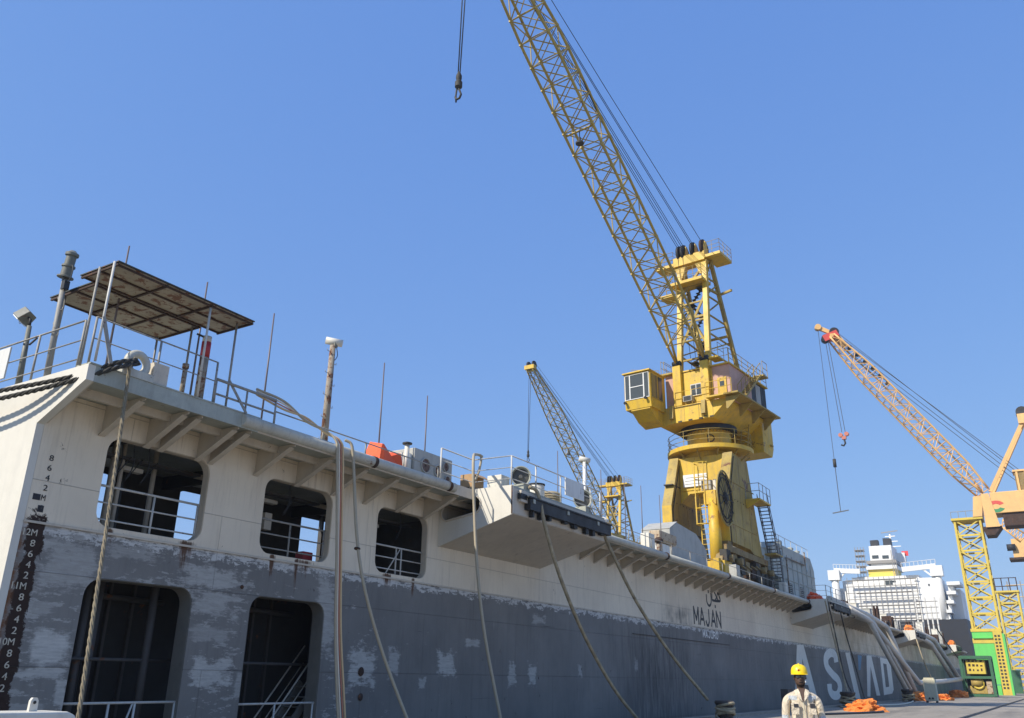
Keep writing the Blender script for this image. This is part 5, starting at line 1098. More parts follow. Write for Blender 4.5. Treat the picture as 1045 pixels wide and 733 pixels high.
# ================================================================ ropes and hoses
def rope(name, pix, xs, r_, mat, lab, cat='rope', strands=0, n=8, group=None):
    pts = []
    for (px, py), x in zip(pix, xs): pts.append(aX(px, py, x))
    P_ = cat_rom(pts, 10)
    loc = tuple(P_[0])
    if strands:
        root = thing(name, lab, cat, loc, group); L = 0; Q = []
        dense = cat_rom(P_[::3]+[P_[-1]], 10)
        for s in range(3):
            pp = []; L = 0; u = Vector((1, 0, 0))
            for i, p in enumerate(dense):
                dd = (dense[min(i+1, len(dense)-1)]-dense[max(i-1, 0)]).normalized()
                if i: L += (p-dense[i-1]).length
                s1 = dd.cross(u).normalized(); u = s1.cross(dd); a = L*strands+s*2.094
                pp.append(p+(s1*math.cos(a)+u*math.sin(a))*r_*.52)
            build('strand', MB().tube(pp, r_*.52, 6), mat, root)
        return root
    return single(name, MB().tube(P_, r_, n), mat, loc, lab, cat, group)
fc2 = Vector((EX+.0, 9.75, WT+.35))
rope('mooring_rope', [(138, 366), (133, 372), (129, 398), (113, 510), (95, 630), (78, 745), (60, 860)], [-15.1, -14.98, -14.95, -14.4, -13.9, -13.5, -13.2], .037, 'rope_tan', 'thick tan mooring rope hanging from the fairlead past the left openings', strands=14)
rope('mooring_rope', [(140, 368), (120, 370), (80, 383), (0, 399), (-90, 414)], [-15.05, -15.0, -15.5, -17.4, -20.5], .05, 'rope_dark', 'upper of two dark ropes running left from the fairlead', strands=12)
rope('mooring_rope', [(142, 371), (120, 375), (80, 387), (0, 407), (-90, 424)], [-15.05, -14.98, -15.4, -17.3, -20.4], .05, 'rope_dark', 'lower of two dark ropes running left from the fairlead', strands=12)
hb_ = thing('hose_bundle', 'bundle of tan and red hoses hanging straight down beside the openings', 'hoses', tuple(aX(347, 453, -14.95)))
for i, (mt, r_) in enumerate((('hose_grey', .032), ('hose_pale', .022), ('hose_red', .018), ('hose_tan', .028))):
    o_ = (i-1.5)*2.3
    pix = [(262, 400+o_*.8), (290, 414+o_*1.2), (312, 428-o_*.5), (332, 441+o_*.3), (345+o_*.6, 450), (347+o_*.9, 470), (346+o_*.7, 560), (345+o_*.8, 640), (347+o_, 700), (350+o_, 760)]
    pts = [aX(px, py, x) for (px, py), x in zip(pix, (-15.3, -15.28, -15.2, -15.2, -15.0, -14.92, -14.8, -14.7, -14.6, -14.5))]
    build('hose', MB().tube(cat_rom(pts, 8), r_, 7), mt, hb_)
rope('air_hose', [(352, 449), (359, 455), (361, 480), (364, 545), (372, 600), (390, 665), (418, 740), (440, 790)], [-15.05, -14.92, -14.85, -14.6, -14.3, -14.0, -13.5, -13.1], .04, 'hose_grey', 'grey hose curving away right of the hose bundle', 'hose')
cl = aX(364.5, 560, -14.55); single('hose_clamp', MB().torus(cl, (0, .15, 1), .055, .03, 14, 6), 'rust_metal', tuple(cl), 'rusty clamp on the grey hose right of the bundle', 'clamp')
rope('air_hose', [(492, 466), (486, 464), (483, 470), (484, 520), (487, 580), (495, 650), (512, 740)], [-15.2, -15.1, -14.2, -14.1, -13.95, -13.7, -13.3], .045, 'hose_grey', 'dark hose dropping from the rail left of the first sponson', 'hose')
rope('air_hose', [(486, 464), (491, 466), (489, 480), (485, 490)], [-15.1, -15.1, -15.1, -15.15], .04, 'hose_grey', 'short loop of hose over the white rail', 'hose')
rope('mooring_rope', [(540, 497), (549, 504), (557, 540), (572, 590), (597, 650), (628, 705), (660, 745)], [-13.75, -13.62, -13.4, -13.3, -13.2, -13.1, -13.0], .06, 'rope_old', 'tan mooring rope sweeping down from the first sponson')
rope('mooring_rope', [(616, 545), (625, 565), (650, 615), (685, 668), (722, 714)], [-13.7, -13.6, -13.3, -12.9, -12.35], .06, 'rope_old', 'mooring rope leading from the sponson to the nearest bollard')
for i, (p0, p1, p2, p3, lab) in enumerate((((842, 613), (848, 640), (856, 672), (866, 710), 'first of four ropes slanting from the second sponson'), ((845, 614), (853, 650), (862, 690), (872, 712), 'second of four ropes slanting from the second sponson'), ((857, 622), (864, 650), (873, 680), (882, 712), 'third of four ropes slanting from the second sponson'), ((850, 620), (852, 650), (860, 690), (864, 712), 'fourth of four ropes slanting from the second sponson'))):
    rope('mooring_rope', [p0, p1, p2, p3], [-13.6, -13.5, -13.2, -12.4], .045 if i != 3 else .025, ('rope_old', 'rope_dark', 'rope_dark', 'rope_old')[i], lab, n=6)
rope('mooring_rope', [(935, 652), (941, 670), (947, 685), (954, 699)], [-13.6, -13.2, -12.9, -12.4], .07, 'rope_old', 'rope slanting from the third sponson behind the horizontal duct', n=6)
rope('mooring_rope', [(955, 640), (965, 655), (978, 672)], [-13.6, -13.3, -12.8], .08, 'rope_dark', 'dark rope from the farthest sponson toward the green frame', n=6)

# ================================================================ ventilation ducts from the deck to the quay
def duct(pts, r_, lab):
    V = [Vector(p) for p in pts]; P_ = [V[0]]
    for a, b, c in zip(V[:-2], V[1:-1], V[2:]):      # straight runs with short bends
        r1 = min(.5/(b-a).length, .4); r2 = min(.5/(c-b).length, .4); p0 = b.lerp(a, r1); p2 = b.lerp(c, r2)
        P_ += [p0, p0*.5625+b*.375+p2*.0625, p0*.25+b*.5+p2*.25, p0*.0625+b*.375+p2*.5625, p2]
    P_.append(V[-1])
    single('ventilation_duct', MB().tube(P_, r_*.72, 12), 'duct_grey', tuple(pts[0]), lab, 'duct', 'grey ventilation ducts beside the dock')
def D(px, py, x): return aX(px, py, x)
duct([D(846, 611, -15.1), D(884, 627, -14.5), D(905, 640, -14.0), D(934, 706, -12.5)], .33, 'thick duct bending down to the quay, rightmost of the first set')
duct([D(848, 615, -14.9), D(886, 632, -14.3), D(925, 704, -12.6)], .30, 'duct dropping steeply, left edge of the first set')
duct([D(850, 613, -15.0), D(889, 631, -14.4), D(930, 705, -12.5)], .24, 'middle duct of the first set')
duct([D(866, 621, -14.6), D(888, 634, -14.2), D(938, 697, -12.3), D(962, 695.5, -11.9), D(981, 693.2, -11.5)], .34, 'duct that turns level and runs along the quay to the green frame')
duct([D(930, 642, -14.8), D(953, 653, -14.2), D(979, 693, -12.3)], .40, 'upper duct of the far set beside the third sponson')
duct([D(932, 646, -14.7), D(950, 657, -14), D(974, 695, -12.4)], .38, 'lower duct of the far set beside the third sponson')
duct([aZ(961, 705.5, QZ+.4), aZ(981, 701.5, QZ+.45)], .42, 'short duct length lying on the quay before the green frame')

# ================================================================ things on the quay
def coil(root, c, r_, turns, rr, mat, seed):
    rnd = random.Random(seed)
    for i in range(turns):
        a = Vector((rnd.uniform(-.25, .25), rnd.uniform(-.25, .25), 1))
        build('rope_turn', MB().torus(Vector(c)+Vector((rnd.uniform(-.05, .05), rnd.uniform(-.05, .05), i*rr*1.5)), a, r_*rnd.uniform(.9, 1.12), rr, 20, 7), mat, root)
def bollard(x, y, lab, seed, s=1.):
    b = thing('bollard', lab, 'bollard', (x, y, QZ), 'bollards along the quay edge')
    build('body', MB().lathe((x, y, QZ), [(.42*s, 0), (.42*s, .06), (.30*s, .12), (.28*s, .45*s), (.36*s, .6*s), (.40*s, .68*s), (.36*s, .75*s), (0, .76*s)], 20), 'bollard_iron', b)
    t = thing('rope_coil', lab.replace('iron bollard', 'rope wound round the bollard', 1), 'rope coil', (x, y, QZ), 'rope coils on the bollards')
    coil(t, (x, y, QZ+.22), .36*s, 5, .06, 'rope_old', seed)
    build('rope_tail', MB().tube(cat_rom([(x-.35, y, QZ+.3), (x-.2, y-.5, QZ+.15), (x+.1, y-1.2, QZ+.07), (x-.1, y-2.2, QZ+.07)], 6), .06, 6), 'rope_tan', t)
bollard(-12.2, 36.5, 'iron bollard nearest the camera, tied to the sponson', 1, 1.0)
bollard(-12.4, 62.0, 'iron bollard behind the large orange bundle', 2, 1.25)
bollard(-12.3, 87.0, 'iron bollard at the feet of the first ducts', 3, 1.35)
def heap(px, py, Y, size, lab, seed, mat='bundle_orange', cat='net heap'):
    c = aY(px, py, Y); c.z = QZ
    single('orange_heap', lumpy(c, size, seed, 26, 12, .28), mat, tuple(c), lab, cat, 'orange bundles on the quay')
heap(883, 726, 54, (1.05, 1.0, .62), 'large orange bundle on the quay right of the worker', 21)
heap(790, 733, 17.5, (.65, .5, .55), 'orange bundle half hidden behind the worker', 22)
heap(938, 715, 92, (1.1, 1.2, .8), 'orange bundle behind the cream cabinet', 23)
heap(962, 713, 97, (1.0, 1.2, .6), 'flat orange bundle right of the cream cabinet', 24)
heap(977, 707, 120, (1.2, 1.4, .9), 'orange bundle at the foot of the green frame', 25)
q = aY(952, 717, 84)
cbn = thing('cabinet', 'narrow cream electrical cabinet standing on the quay', 'cabinet', (q.x, q.y, QZ))
build('case', MB().box((q.x-.5, q.y-.4, QZ+.15), (q.x+.45, q.y+.4, QZ+1.85)), 'cabinet_cream', cbn, bevel=.03)
build('lid', MB().box((q.x-.42, q.y-.35, QZ+1.86), (q.x+.37, q.y+.35, QZ+1.98)), 'cabinet_cream', cbn)
for x in (-.4, .35): build('foot', MB().box((q.x+x-.06, q.y-.35, QZ), (q.x+x+.06, q.y+.35, QZ+.14)), 'black_steel', cbn)
for x in (-.15, .1): build('socket', MB().cyl((q.x+x, q.y-.4, QZ+.35), (q.x+x, q.y-.46, QZ+.35), .08, n=10), 'black_steel', cbn)
q = aZ(838, 720, QZ); 
single('fender_post', MB().box((-13.9, 51.5, -2.6), (-13.5, 52.6, 1.25)), 'interior_paint', (-13.7, 52, 0), 'dark fender post at the quay edge right of the worker', 'fender')
# cables lying on the quay
for i, (pts, lab) in enumerate((([(-10.5, 46, QZ+.05), (-9.6, 49, QZ+.05), (-8.9, 53, QZ+.05), (-10.0, 57, QZ+.05), (-11.5, 60, QZ+.05)], 'dark cable looping on the quay below the orange bundle'), ([(-11.9, 66, QZ+.05), (-10.8, 72, QZ+.05), (-11.2, 80, QZ+.05), (-11.8, 86, QZ+.05)], 'pale hose along the quay edge between the bollards'))):
    single('quay_cable', MB().tube(cat_rom(pts, 8), .06, 6), ('wire_black', 'hose_pale')[i], pts[0], lab, 'cable')
# pale locker with a lifting lug in the bottom left corner
pc = aX(76, 726, -12.0); pt = pc.z
lk = thing('quay_locker', 'low cream locker with a lifting lug in the bottom left corner', 'locker', (-12, pc.y-1.2, QZ))
prof = [(pc.y-3.2, QZ+.1), (pc.y+.04, QZ+.1), (pc.y+.04, pt-.14), (pc.y, pt-.05), (pc.y-.12, pt), (pc.y-3.1, pt+.03), (pc.y-3.2, pt-.1)]
build('body', MB().prism(prof, 'x', -12.6, -11.95), 'cream_paint', lk, bevel=.03)
lg = aX(33, 722, -12.2); build('lifting_lug', MB().prism([(lg.y-.06, pt-.03), (lg.y+.06, pt-.03), (lg.y+.055, pt+.14), (lg.y+.03, pt+.18), (lg.y-.03, pt+.18), (lg.y-.055, pt+.14)], 'x', -12.22, -12.17), 'cream_paint', lk)
build('lug_hole', MB().cyl((-12.169, lg.y, pt+.12), (-12.16, lg.y, pt+.12), .022, n=10), 'black_steel', lk)
for y in (pc.y-2.8, pc.y-.4): build('skid', MB().box((-12.55, y-.1, QZ), (-12.0, y+.1, QZ+.1)), 'black_steel', lk)

# ================================================================ lattice legs and orange crane on the quay
def lattice_tower(root, xc, yc, w, z0, z1, bays, mat, leg_w=.32, br=.18):
    h = w/2; C4 = [(-h, -h), (h, -h), (h, h), (-h, h)]
    for a, b in C4: build('leg', MB().box((xc+a-leg_w/2, yc+b-leg_w/2, z0), (xc+a+leg_w/2, yc+b+leg_w/2, z1)), mat, root)
    dz = (z1-z0)/bays
    for i in range(bays+1):
        z = z0+i*dz
        for k in range(4):
            a, b = C4[k], C4[(k+1) % 4]
            build('ledger', MB().bar((xc+a[0], yc+a[1], z), (xc+b[0], yc+b[1], z), br, br*1.6), mat, root)
            if i < bays:
                build('brace', MB().bar((xc+a[0], yc+a[1], z), (xc+b[0], yc+b[1], z+dz), br, br), mat, root)
                build('brace', MB().bar((xc+b[0], yc+b[1], z), (xc+a[0], yc+a[1], z+dz), br, br), mat, root)
OY = 156.
oc = thing('quay_crane', 'orange luffing crane on a yellow lattice leg at the right', 'crane', (-10.6, OY, QZ))
tl, tr = aY(970.5, 532, OY), aY(996, 532, OY); tb = aY(996, 650, OY)
xc = -9.4; w = 3.7
lattice_tower(oc, xc, OY+w/2, w, 9.6, tl.z, 7, 'tower_yellow')
build('tower_platform', MB().box((xc-2.3, OY-.4, tl.z), (xc+2.3, OY+w+.4, tl.z+.35)), 'tower_yellow', oc)
for x in (-2.2, -1.1, 0, 1.1): build('platform_post', MB().cyl((xc+x, OY-.3, tl.z+.3), (xc+x, OY-.3, tl.z+1.4), .05, n=5), 'rail_steel', oc)
build('platform_rail', MB().cyl((xc-2.2, OY-.3, tl.z+1.4), (xc+1.2, OY-.3, tl.z+1.4), .05, n=5), 'rail_steel', oc)
sk = build('leg_casing', MB().box((xc-2.1, OY-.2, QZ+1.5), (xc+.75, OY+w+.2, 9.3)), 'lime_green', oc)
build('casing_band', MB().box((xc-2.2, OY-.3, 9.31), (xc+2.1, OY+w+.3, 9.75)), 'tower_yellow', oc)
build('casing_lip', MB().box((xc-2.15, OY-.26, 7.6), (xc+.8, OY-.21, 8.3)), 'tower_yellow', sk); build('casing_shade', MB().box((xc-2.0, OY-.5, 8.31), (xc+.7, OY-.21, 8.45)), 'lime_green', sk)
lg_ = build('leg_girder', MB().box((xc+.78, OY-.35, QZ), (xc+2.0, OY+w, 9.3)), 'tower_yellow', oc)
for i in range(16):
    for dx in (.95, 1.42): build('girder_slot', MB().box((xc+dx, OY-.36, 1.0+i*.5), (xc+dx+.3, OY-.352, 1.3+i*.5)), 'dark_grease', lg_)
build('green_edge', MB().box((xc+2.01, OY-.35, QZ), (xc+2.3, OY+w, 9.0)), 'lime_green', oc)
build('travel_base', MB().box((xc-2.2, OY-.3, QZ), (xc+.7, OY+w+.3, QZ+1.4)), 'lime_green', oc)
# upper works: pivot block, box girder with the red and green C, mast, boom
gl = aY(1010, 505, OY); gz0 = aY(1012, 525.5, OY).z; gz1 = aY(1012, 504, OY).z; gx = aY(1010, 505, OY).x
build('pivot_block', MB().prism([(aY(993.5, 530, OY).x, tl.z+.36), (aY(1003, 530, OY).x, tl.z+.36), (aY(1003.5, 507, OY).x, gz1-.2), (aY(993, 507, OY).x, gz1-.3)], 'y', OY-.5, OY+3.5), 'orange_paint', oc)
bgd = build('box_girder', MB().box((gx, OY-1.2, gz0), (gx+26, OY+3.6, gz1)), 'orange_paint', oc, bevel=.08)
build('girder_leg', MB().prism([(gx-1.3, gz0-2.1), (gx+.7, gz0-2.1), (gx-.12, gz1-.1), (gx-1.2, gz1-.1)], 'y', OY-1.3, OY-1.205), 'orange_paint', bgd)
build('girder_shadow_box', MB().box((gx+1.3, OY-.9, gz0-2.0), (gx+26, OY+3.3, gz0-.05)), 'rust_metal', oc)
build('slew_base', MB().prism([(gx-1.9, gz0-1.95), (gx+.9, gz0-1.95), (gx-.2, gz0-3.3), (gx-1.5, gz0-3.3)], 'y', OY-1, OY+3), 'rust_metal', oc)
lc = aY(1016.5, 517, OY-1.21)
def arc(c, r0, r1, a0, a1, mat):
    mb = MB(); n = 14; vs = []
    for i in range(n+1):
        a = R(a0+(a1-a0)*i/n)
        for r_ in (r0, r1):
            for dy in (0, -.02): vs.append((c.x+r_*1.35*math.cos(a), OY-1.203+dy, c.z+r_*math.sin(a)))
    fs = []
    for i in range(n): a, b = i*4, i*4+4; fs += [(a+1, b+1, b+3, a+3), (a, a+2, b+2, b), (a, b, b+1, a+1), (a+2, a+3, b+3, b+2)]
    build('logo', mb._a(vs, fs), mat, bgd)
arc(lc, .42, .95, 25, 185, 'logo_red'); arc(lc, .42, .95, 185, 335, 'logo_green')
build('logo', MB().box((lc.x-1.28, OY-1.222, lc.z+.0), (lc.x-.75, OY-1.203, lc.z+.92)), 'logo_red', bgd); build('logo', MB().box((lc.x-1.28, OY-1.222, lc.z-.92), (lc.x-.75, OY-1.203, lc.z-.002)), 'logo_green', bgd)
mt0, mt1 = aY(1011, 503, OY+1), aY(1043, 432, OY+1)
for dy in (-.9, 2.6): build('mast_leg', MB().bar(mt0+Vector((0, dy, 0)), mt1+Vector((0, dy*.5, 0)), .55, .55), 'orange_paint', oc)
mh = build('mast_head', MB().box(mt1+Vector((-.5, -1, -.2)), mt1+Vector((2, 2, 1.4))), 'orange_paint', oc)
for dy in (-.5, .6, 1.5): build('sheave', MB().cyl(mt1+Vector((.3, dy-.15, 1.8)), mt1+Vector((.3, dy+.15, 1.8)), .9, n=16), 'black_steel', mh)
wn = aY(1039, 497, OY); wh = build('winch_house', MB().box((wn.x-.2, OY, gz1+.01), (wn.x+6, OY+3, gz1+3.2)), 'bogie_paint', oc); build('winch_roof', MB().box((wn.x-.4, OY-.2, gz1+3.21), (wn.x+6.2, OY+3.2, gz1+3.5)), 'orange_paint', wh)
for dx in (0, 1.2): build('winch_post', MB().box((wn.x+dx, OY-.15, gz1+.02), (wn.x+dx+.3, OY-.01, gz1+3.2)), 'orange_paint', wh)
# boom in its own vertical plane
bf = aY(1003, 503, OY+1); bt = aY(848, 344, OY-6)
dv = (bt-bf); BL = dv.length; dv.normalize(); sv = dv.cross(Vector((0, 0, 1))).normalized(); uv = sv.cross(dv)
if uv.z < 0: uv = -uv
def bn(t, s, k):
    hw_ = .9+(.75 if t < BL*.8 else .75*(1-(t/BL-.8)/.25)); dd_ = 2.4 if t < BL*.75 else 2.4-1.5*(t/BL-.75)/.25
    dd_ *= min(1, .5+t/10); return bf+dv*t+sv*(s*hw_*.9)+uv*(k-.5)*dd_
nb_ = 22; tsb = [BL*i/nb_ for i in range(nb_+1)]
ob = build('boom', MB().bar(bn(BL, -1, .5), bn(BL, 1, .5), .6, .6), 'orange_lattice', oc)
for s in (-1, 1):
    for k in (0, 1): build('chord', MB().tube([bn(t, s, k) for t in tsb], .16, 6), 'orange_lattice', ob)
for i in range(nb_):
    t, tn = tsb[i], tsb[i+1]
    for s in (-1, 1):
        build('brace', MB().cyl(bn(t, s, i % 2), bn(tn, s, (i+1) % 2), .07, n=5), 'orange_lattice', ob); build('brace', MB().cyl(bn(t, s, 0), bn(t, s, 1), .06, n=5), 'orange_lattice', ob)
    for k in (0, 1): build('brace', MB().cyl(bn(t, -1, k), bn(tn, 1, k), .06, n=5), 'orange_lattice', ob); build('brace', MB().cyl(bn(t, -1, k), bn(t, 1, k), .06, n=5), 'orange_lattice', ob)
jt = aY(834.5, 334.5, OY-6.6); jm = aY(852, 341, OY-6)
build('jib', MB().bar(jt, bt+uv*.8, .5, .7), 'orange_paint', ob); build('jib', MB().bar(bt+uv*.9, bn(BL-3, 0, 1), .7, .8), 'orange_paint', ob)
build('jib_tip', MB().cyl(jt-sv*.5, jt+sv*.5, .55, n=12), 'orange_paint', ob)
hs_ = build('boom_head', MB().bar(bt-uv*1.4+dv*.4, bt+uv*1.2-dv*.2, 1.5, 1.2), 'logo_red', ob)
for (a, b) in ((.9, 1.4), (-1.0, 1.2)): build('head_sheave', MB().cyl(bt+uv*a+dv*.3-sv*.6, bt+uv*a+dv*.3+sv*.6, b*.6, n=14), 'black_steel', ob)
build('luffing_rope', MB().tube([bt+uv*1.2+sv*.5, aY(1046, 484, OY+1)], .05, 4), 'wire_grey', ob); build('luffing_rope', MB().tube([bt+uv*1.2-sv*.5, aY(1046, 488, OY+2)], .05, 4), 'wire_grey', ob)
build('luffing_rope', MB().tube([bn(BL*.86, .6, 1), aY(1045, 497, OY+1)], .05, 4), 'wire_grey', ob); build('luffing_rope', MB().tube([bn(BL*.86, -.6, 1), aY(1045, 492, OY+1)], .05, 4), 'wire_grey', ob)
for i in range(6):      # walkway sheaves along the boom
    q = bn(BL*(.9-.05*i), 0, 1)+uv*.3; build('rope_guide', MB().cyl(q-sv*.4, q+sv*.4, .35, n=8), 'black_steel', ob)
h1 = aY(868, 446, bt.y)
for px in (853, 857.5): a = bt-uv*.9+dv*.2+Vector(((px-855)*.1, 0, 0)); build('hoist_rope', MB().tube([a, Vector((bt.x+(px-855)*.12, bt.y, h1.z+1))], .05, 4), 'wire_grey', ob)
hk = build('hook_block', MB().cyl((bt.x-.5, bt.y-.3, h1.z+.5), (bt.x-.5, bt.y+.3, h1.z+.5), .36, n=14).cyl((bt.x+.5, bt.y-.3, h1.z+.6), (bt.x+.5, bt.y+.3, h1.z+.6), .36, n=14).box((bt.x-.35, bt.y-.25, h1.z-.3), (bt.x+.35, bt.y+.25, h1.z+.25)), 'hook_red', oc)
build('hook', MB().tube([Vector((bt.x+dx, bt.y, h1.z+dz)) for dx, dz in ((0, -.4), (.1, -1.0), (-.2, -1.4), (-.6, -1.2))], .16, 6), 'black_steel', hk)
h2 = aY(858, 522, jt.y)
build('whip_rope', MB().tube([jt, Vector((jt.x, jt.y, h2.z+9))], .045, 4), 'wire_grey', ob); build('whip_weight', MB().cyl((jt.x, jt.y, h2.z+7.6), (jt.x, jt.y, h2.z+9), .28, n=8), 'dark_grease', oc)
build('whip_rope', MB().tube([Vector((jt.x, jt.y, h2.z+7.6)), Vector((jt.x, jt.y, h2.z))], .06, 4), 'wire_grey', ob); build('spreader_bar', MB().bar((jt.x-1.3, jt.y, h2.z-.2), (jt.x+1.3, jt.y, h2.z+.1), .16), 'wire_grey', oc)

# second, farther crane leg with part of its upper works
FY = 238.
f0, f1 = aY(1019, 605, FY), aY(1036, 605, FY); fb = aY(1034, 700, FY)
fc_ = thing('far_quay_crane', 'second, more distant yellow lattice crane leg at the right edge', 'crane', ((f0.x+f1.x)/2+1, FY, QZ))
fx = aY(1034.5, 640, FY).x
lattice_tower(fc_, fx, FY+2, 4.2, QZ+.3, f0.z, 9, 'tower_yellow', .4, .24)
tp = build('top_stage', MB().box((fx-2.5, FY-.5, f0.z), (fx+2.5, FY+4.5, f0.z+.4)), 'tower_yellow', fc_)
for x in (-2.3, -.8, .8, 2.3): build('stage_post', MB().cyl((fx+x, FY-.4, f0.z+.4), (fx+x, FY-.4, f0.z+3.4), .12, n=5), 'rust_metal', tp)
for z in (1.4, 3.3): build('stage_rail', MB().cyl((fx-2.3, FY-.4, f0.z+z), (fx+2.3, FY-.4, f0.z+z), .1, n=5), 'rust_metal', tp)
um = aY(1041, 560, FY); build('machine_house', MB().box((um.x-1.6, FY, um.z-2), (um.x+9, FY+5, um.z+2.4)), 'orange_paint', fc_); build('machine_floor', MB().box((um.x-2.6, FY-.4, um.z-2.5), (um.x+9, FY+5.4, um.z-2.01)), 'rust_metal', fc_)
build('machine_column', MB().box((um.x+1.5, FY+.5, QZ), (um.x+4.5, FY+4, um.z-2.51)), 'tower_yellow', fc_)
a, b = aY(1041, 553, FY), aY(1019, 535, FY); fbm = build('boom', MB().cyl(a, b, .2, n=6), 'orange_lattice', fc_)
for o_ in (Vector((1.6, 0, 1.6)), Vector((0, 2, .3)), Vector((1.6, 2, 1.9))): build('chord', MB().cyl(a+o_, b+o_*.6, .2, n=6), 'orange_lattice', fbm)
for i in range(7):
    p_, q_ = a.lerp(b, i/7), a.lerp(b, (i+1)/7)+Vector((1.3, 0, 1.3)); build('brace', MB().cyl(p_, q_, .11, n=5), 'orange_lattice', fbm); build('brace', MB().cyl(p_, p_+Vector((1.4, 0, 1.4)), .11, n=5), 'orange_lattice', fbm)
sh_ = aY(1032, 559, FY); build('sheave', MB().cyl(sh_+Vector((-.9, -.4, 0)), sh_+Vector((.9, -.4, 0)), .8, n=12), 'black_steel', fc_)
# scaffold standing behind it at the picture edge
sc0 = thing('access_scaffold', 'grey pipe scaffold behind the far crane leg at the right edge', 'scaffold', (-1, 262, QZ))
sx = aY(1038, 650, 262).x
for i in range(4): build('standard', MB().cyl((sx+i*3, 262, QZ), (sx+i*3, 262, 27), .14, n=5), 'scaffold_grey', sc0)
for i in range(9): build('ledger', MB().cyl((sx-.5, 262, 2+i*3), (sx+10, 262, 2+i*3), .12, n=5), 'hose_tan', sc0)
# generator skid: yellow machine in a green two-tier frame
q0, q1 = aZ(982, 709.5, QZ), aZ(1008, 709.5, QZ)
GY = 128.; g0 = aY(979, 700, GY); g1 = aY(1011, 700, GY); gt = aY(983, 670, GY).z
gx0, gx1 = aY(982.5, 690, GY).x, aY(1013, 690, GY).x; gd = 2.4
gs = thing('equipment_skid', 'green two-tier steel frame holding yellow machinery on the quay', 'frame', ((gx0+gx1)/2, GY, QZ))
for x in (gx0, gx1):
    for y in (GY, GY+gd): build('corner_post', MB().box((x-.16, y-.16, QZ+.1), (x+.16, y+.16, gt)), 'green_frame', gs)
gm = QZ+(gt-QZ)*.48
for z in (QZ+.2, gm, gt-.15):
    for y in (GY, GY+gd): build('cross_beam', MB().box((gx0+.161, y-.15, z-.15), (gx1-.161, y+.15, z+.15)), 'green_frame', gs)
    for x in (gx0, gx1): build('side_beam', MB().box((x-.15, GY+.161, z-.15), (x+.15, GY+gd-.161, z+.15)), 'green_frame', gs)
build('floor_grid', MB().box((gx0+.2, GY+.16, gm-.05), (gx1-.2, GY+gd-.16, gm+.05)), 'green_frame', gs)
build('roof_sheet', MB().box((gx0-.1, GY-.1, gt), (gx1+.1, GY+gd+.1, gt+.08)), 'green_frame', gs)
build('back_sheet', MB().box((gx0+.2, GY+gd-.05, QZ+.3), (gx1-.2, GY+gd+.0, gt-.35)), 'interior_dark', gs)
W_ = gx1-gx0
um_ = build('upper_machine', MB().box((gx0+.55, GY+.3, gm+.4), (gx1-.7, GY+gd-.3, gt-.45)), 'tower_yellow', gs, bevel=.04)
rr = random.Random(5)
for i in range(4):
    for j in range(3): build('machine_slot', MB().box((gx0+.8+i*.45, GY+.29, gm+.75+j*.55), (gx0+.8+i*.45+rr.uniform(.15, .3), GY+.298, gm+.85+j*.55+rr.uniform(.05, .25))), 'rust_metal', um_)
lm_ = build('lower_machine', MB().box((gx0+.6, GY+.5, QZ+.4), (gx1-.9, GY+gd-.3, QZ+1.3)), 'crane_yellow_dull', gs)
build('pump', MB().cyl((gx0+.8, GY+.5, QZ+1.7), (gx1-1.3, GY+.6, QZ+1.7), .5, n=14), 'crane_yellow_dull', lm_); build('side_box', MB().box((gx1-.85, GY+.2, QZ+.4), (gx1-.25, GY+1.5, QZ+1.9)), 'tank_rust', lm_); build('pipe_bend', MB().torus((gx0+1.6, GY+.4, QZ+1.6), (0, 1, 0), .6, .14, 18, 7), 'tower_yellow', lm_)
# blue drum shelter and green bin beyond
for px, mat, lab, cat, wd in ((1024, 'tarp_blue', 'blue hut standing between the two crane legs', 'hut', 1.3), (1033, 'green_frame', 'green bin beside the far crane leg', 'bin', 1.6)):
    b_ = aY(px, 700, 190); hgt = 5.5 if mat == 'tarp_blue' else 3.8
    t = thing('quay_hut' if mat == 'tarp_blue' else 'waste_bin', lab, cat, (b_.x, 190, QZ))
    build('body', MB().box((b_.x-wd, 190, QZ), (b_.x+wd, 192.5, QZ+hgt)), mat, t); build('lid', MB().box((b_.x-wd-.1, 189.9, QZ+hgt), (b_.x+wd+.1, 192.6, QZ+hgt+.25)), mat, t)

# ================================================================ white ship under repair beyond the dock
SY = 300.
def sx_(px, py=600): return aY(px, py, SY).x
def sz_(px, py): return aY(px, py, SY).z
sp = thing('ship', 'white ship superstructure wrapped in scaffolding beyond the end of the dock', 'ship', (-42, SY+60, -3))
hx0, hx1 = -68., sx_(992, 650)
dk = sz_(960, 634)
build('hull', MB().prism([(SY-6, 1), (SY-8, dk), (SY+190, dk), (SY+205, dk+3), (SY+190, -5), (SY, -5)], 'x', hx0, hx1), 'ship_black', sp)
def blk(n, p0, p1, y0=0., dep=14., mat='ship_white', par=None):
    a = aY(p0[0], p0[1], SY); b = aY(p1[0], p1[1], SY)
    return build(n, MB().box((a.x, SY+y0, b.z), (b.x, SY+y0+dep, a.z)), mat, par or sp)
acc = blk('deckhouse', (862, 596), (968, 642), 2, 18)
blk('deckhouse_side', (852, 600), (866, 642), 3, 14); blk('deckhouse_side', (857, 592), (868, 601), 4, 12); blk('deckhouse_side', (966, 600), (984, 636), 6, 14)
b1 = blk('deckhouse_side', (935, 590), (967, 640), 0, 14); b2 = blk('upper_house', (868, 589), (938, 596.5), 2.5, 16)
for i in range(5): blk('bridge_wing', (966, 594+i*9.5), (978+(2 if i < 1 else -2*i), 597+i*9.5), -1, 12)
for i in range(4): blk('deck_store', (967, 598+i*9.5), (973-i, 603+i*9.5), 1, 10)
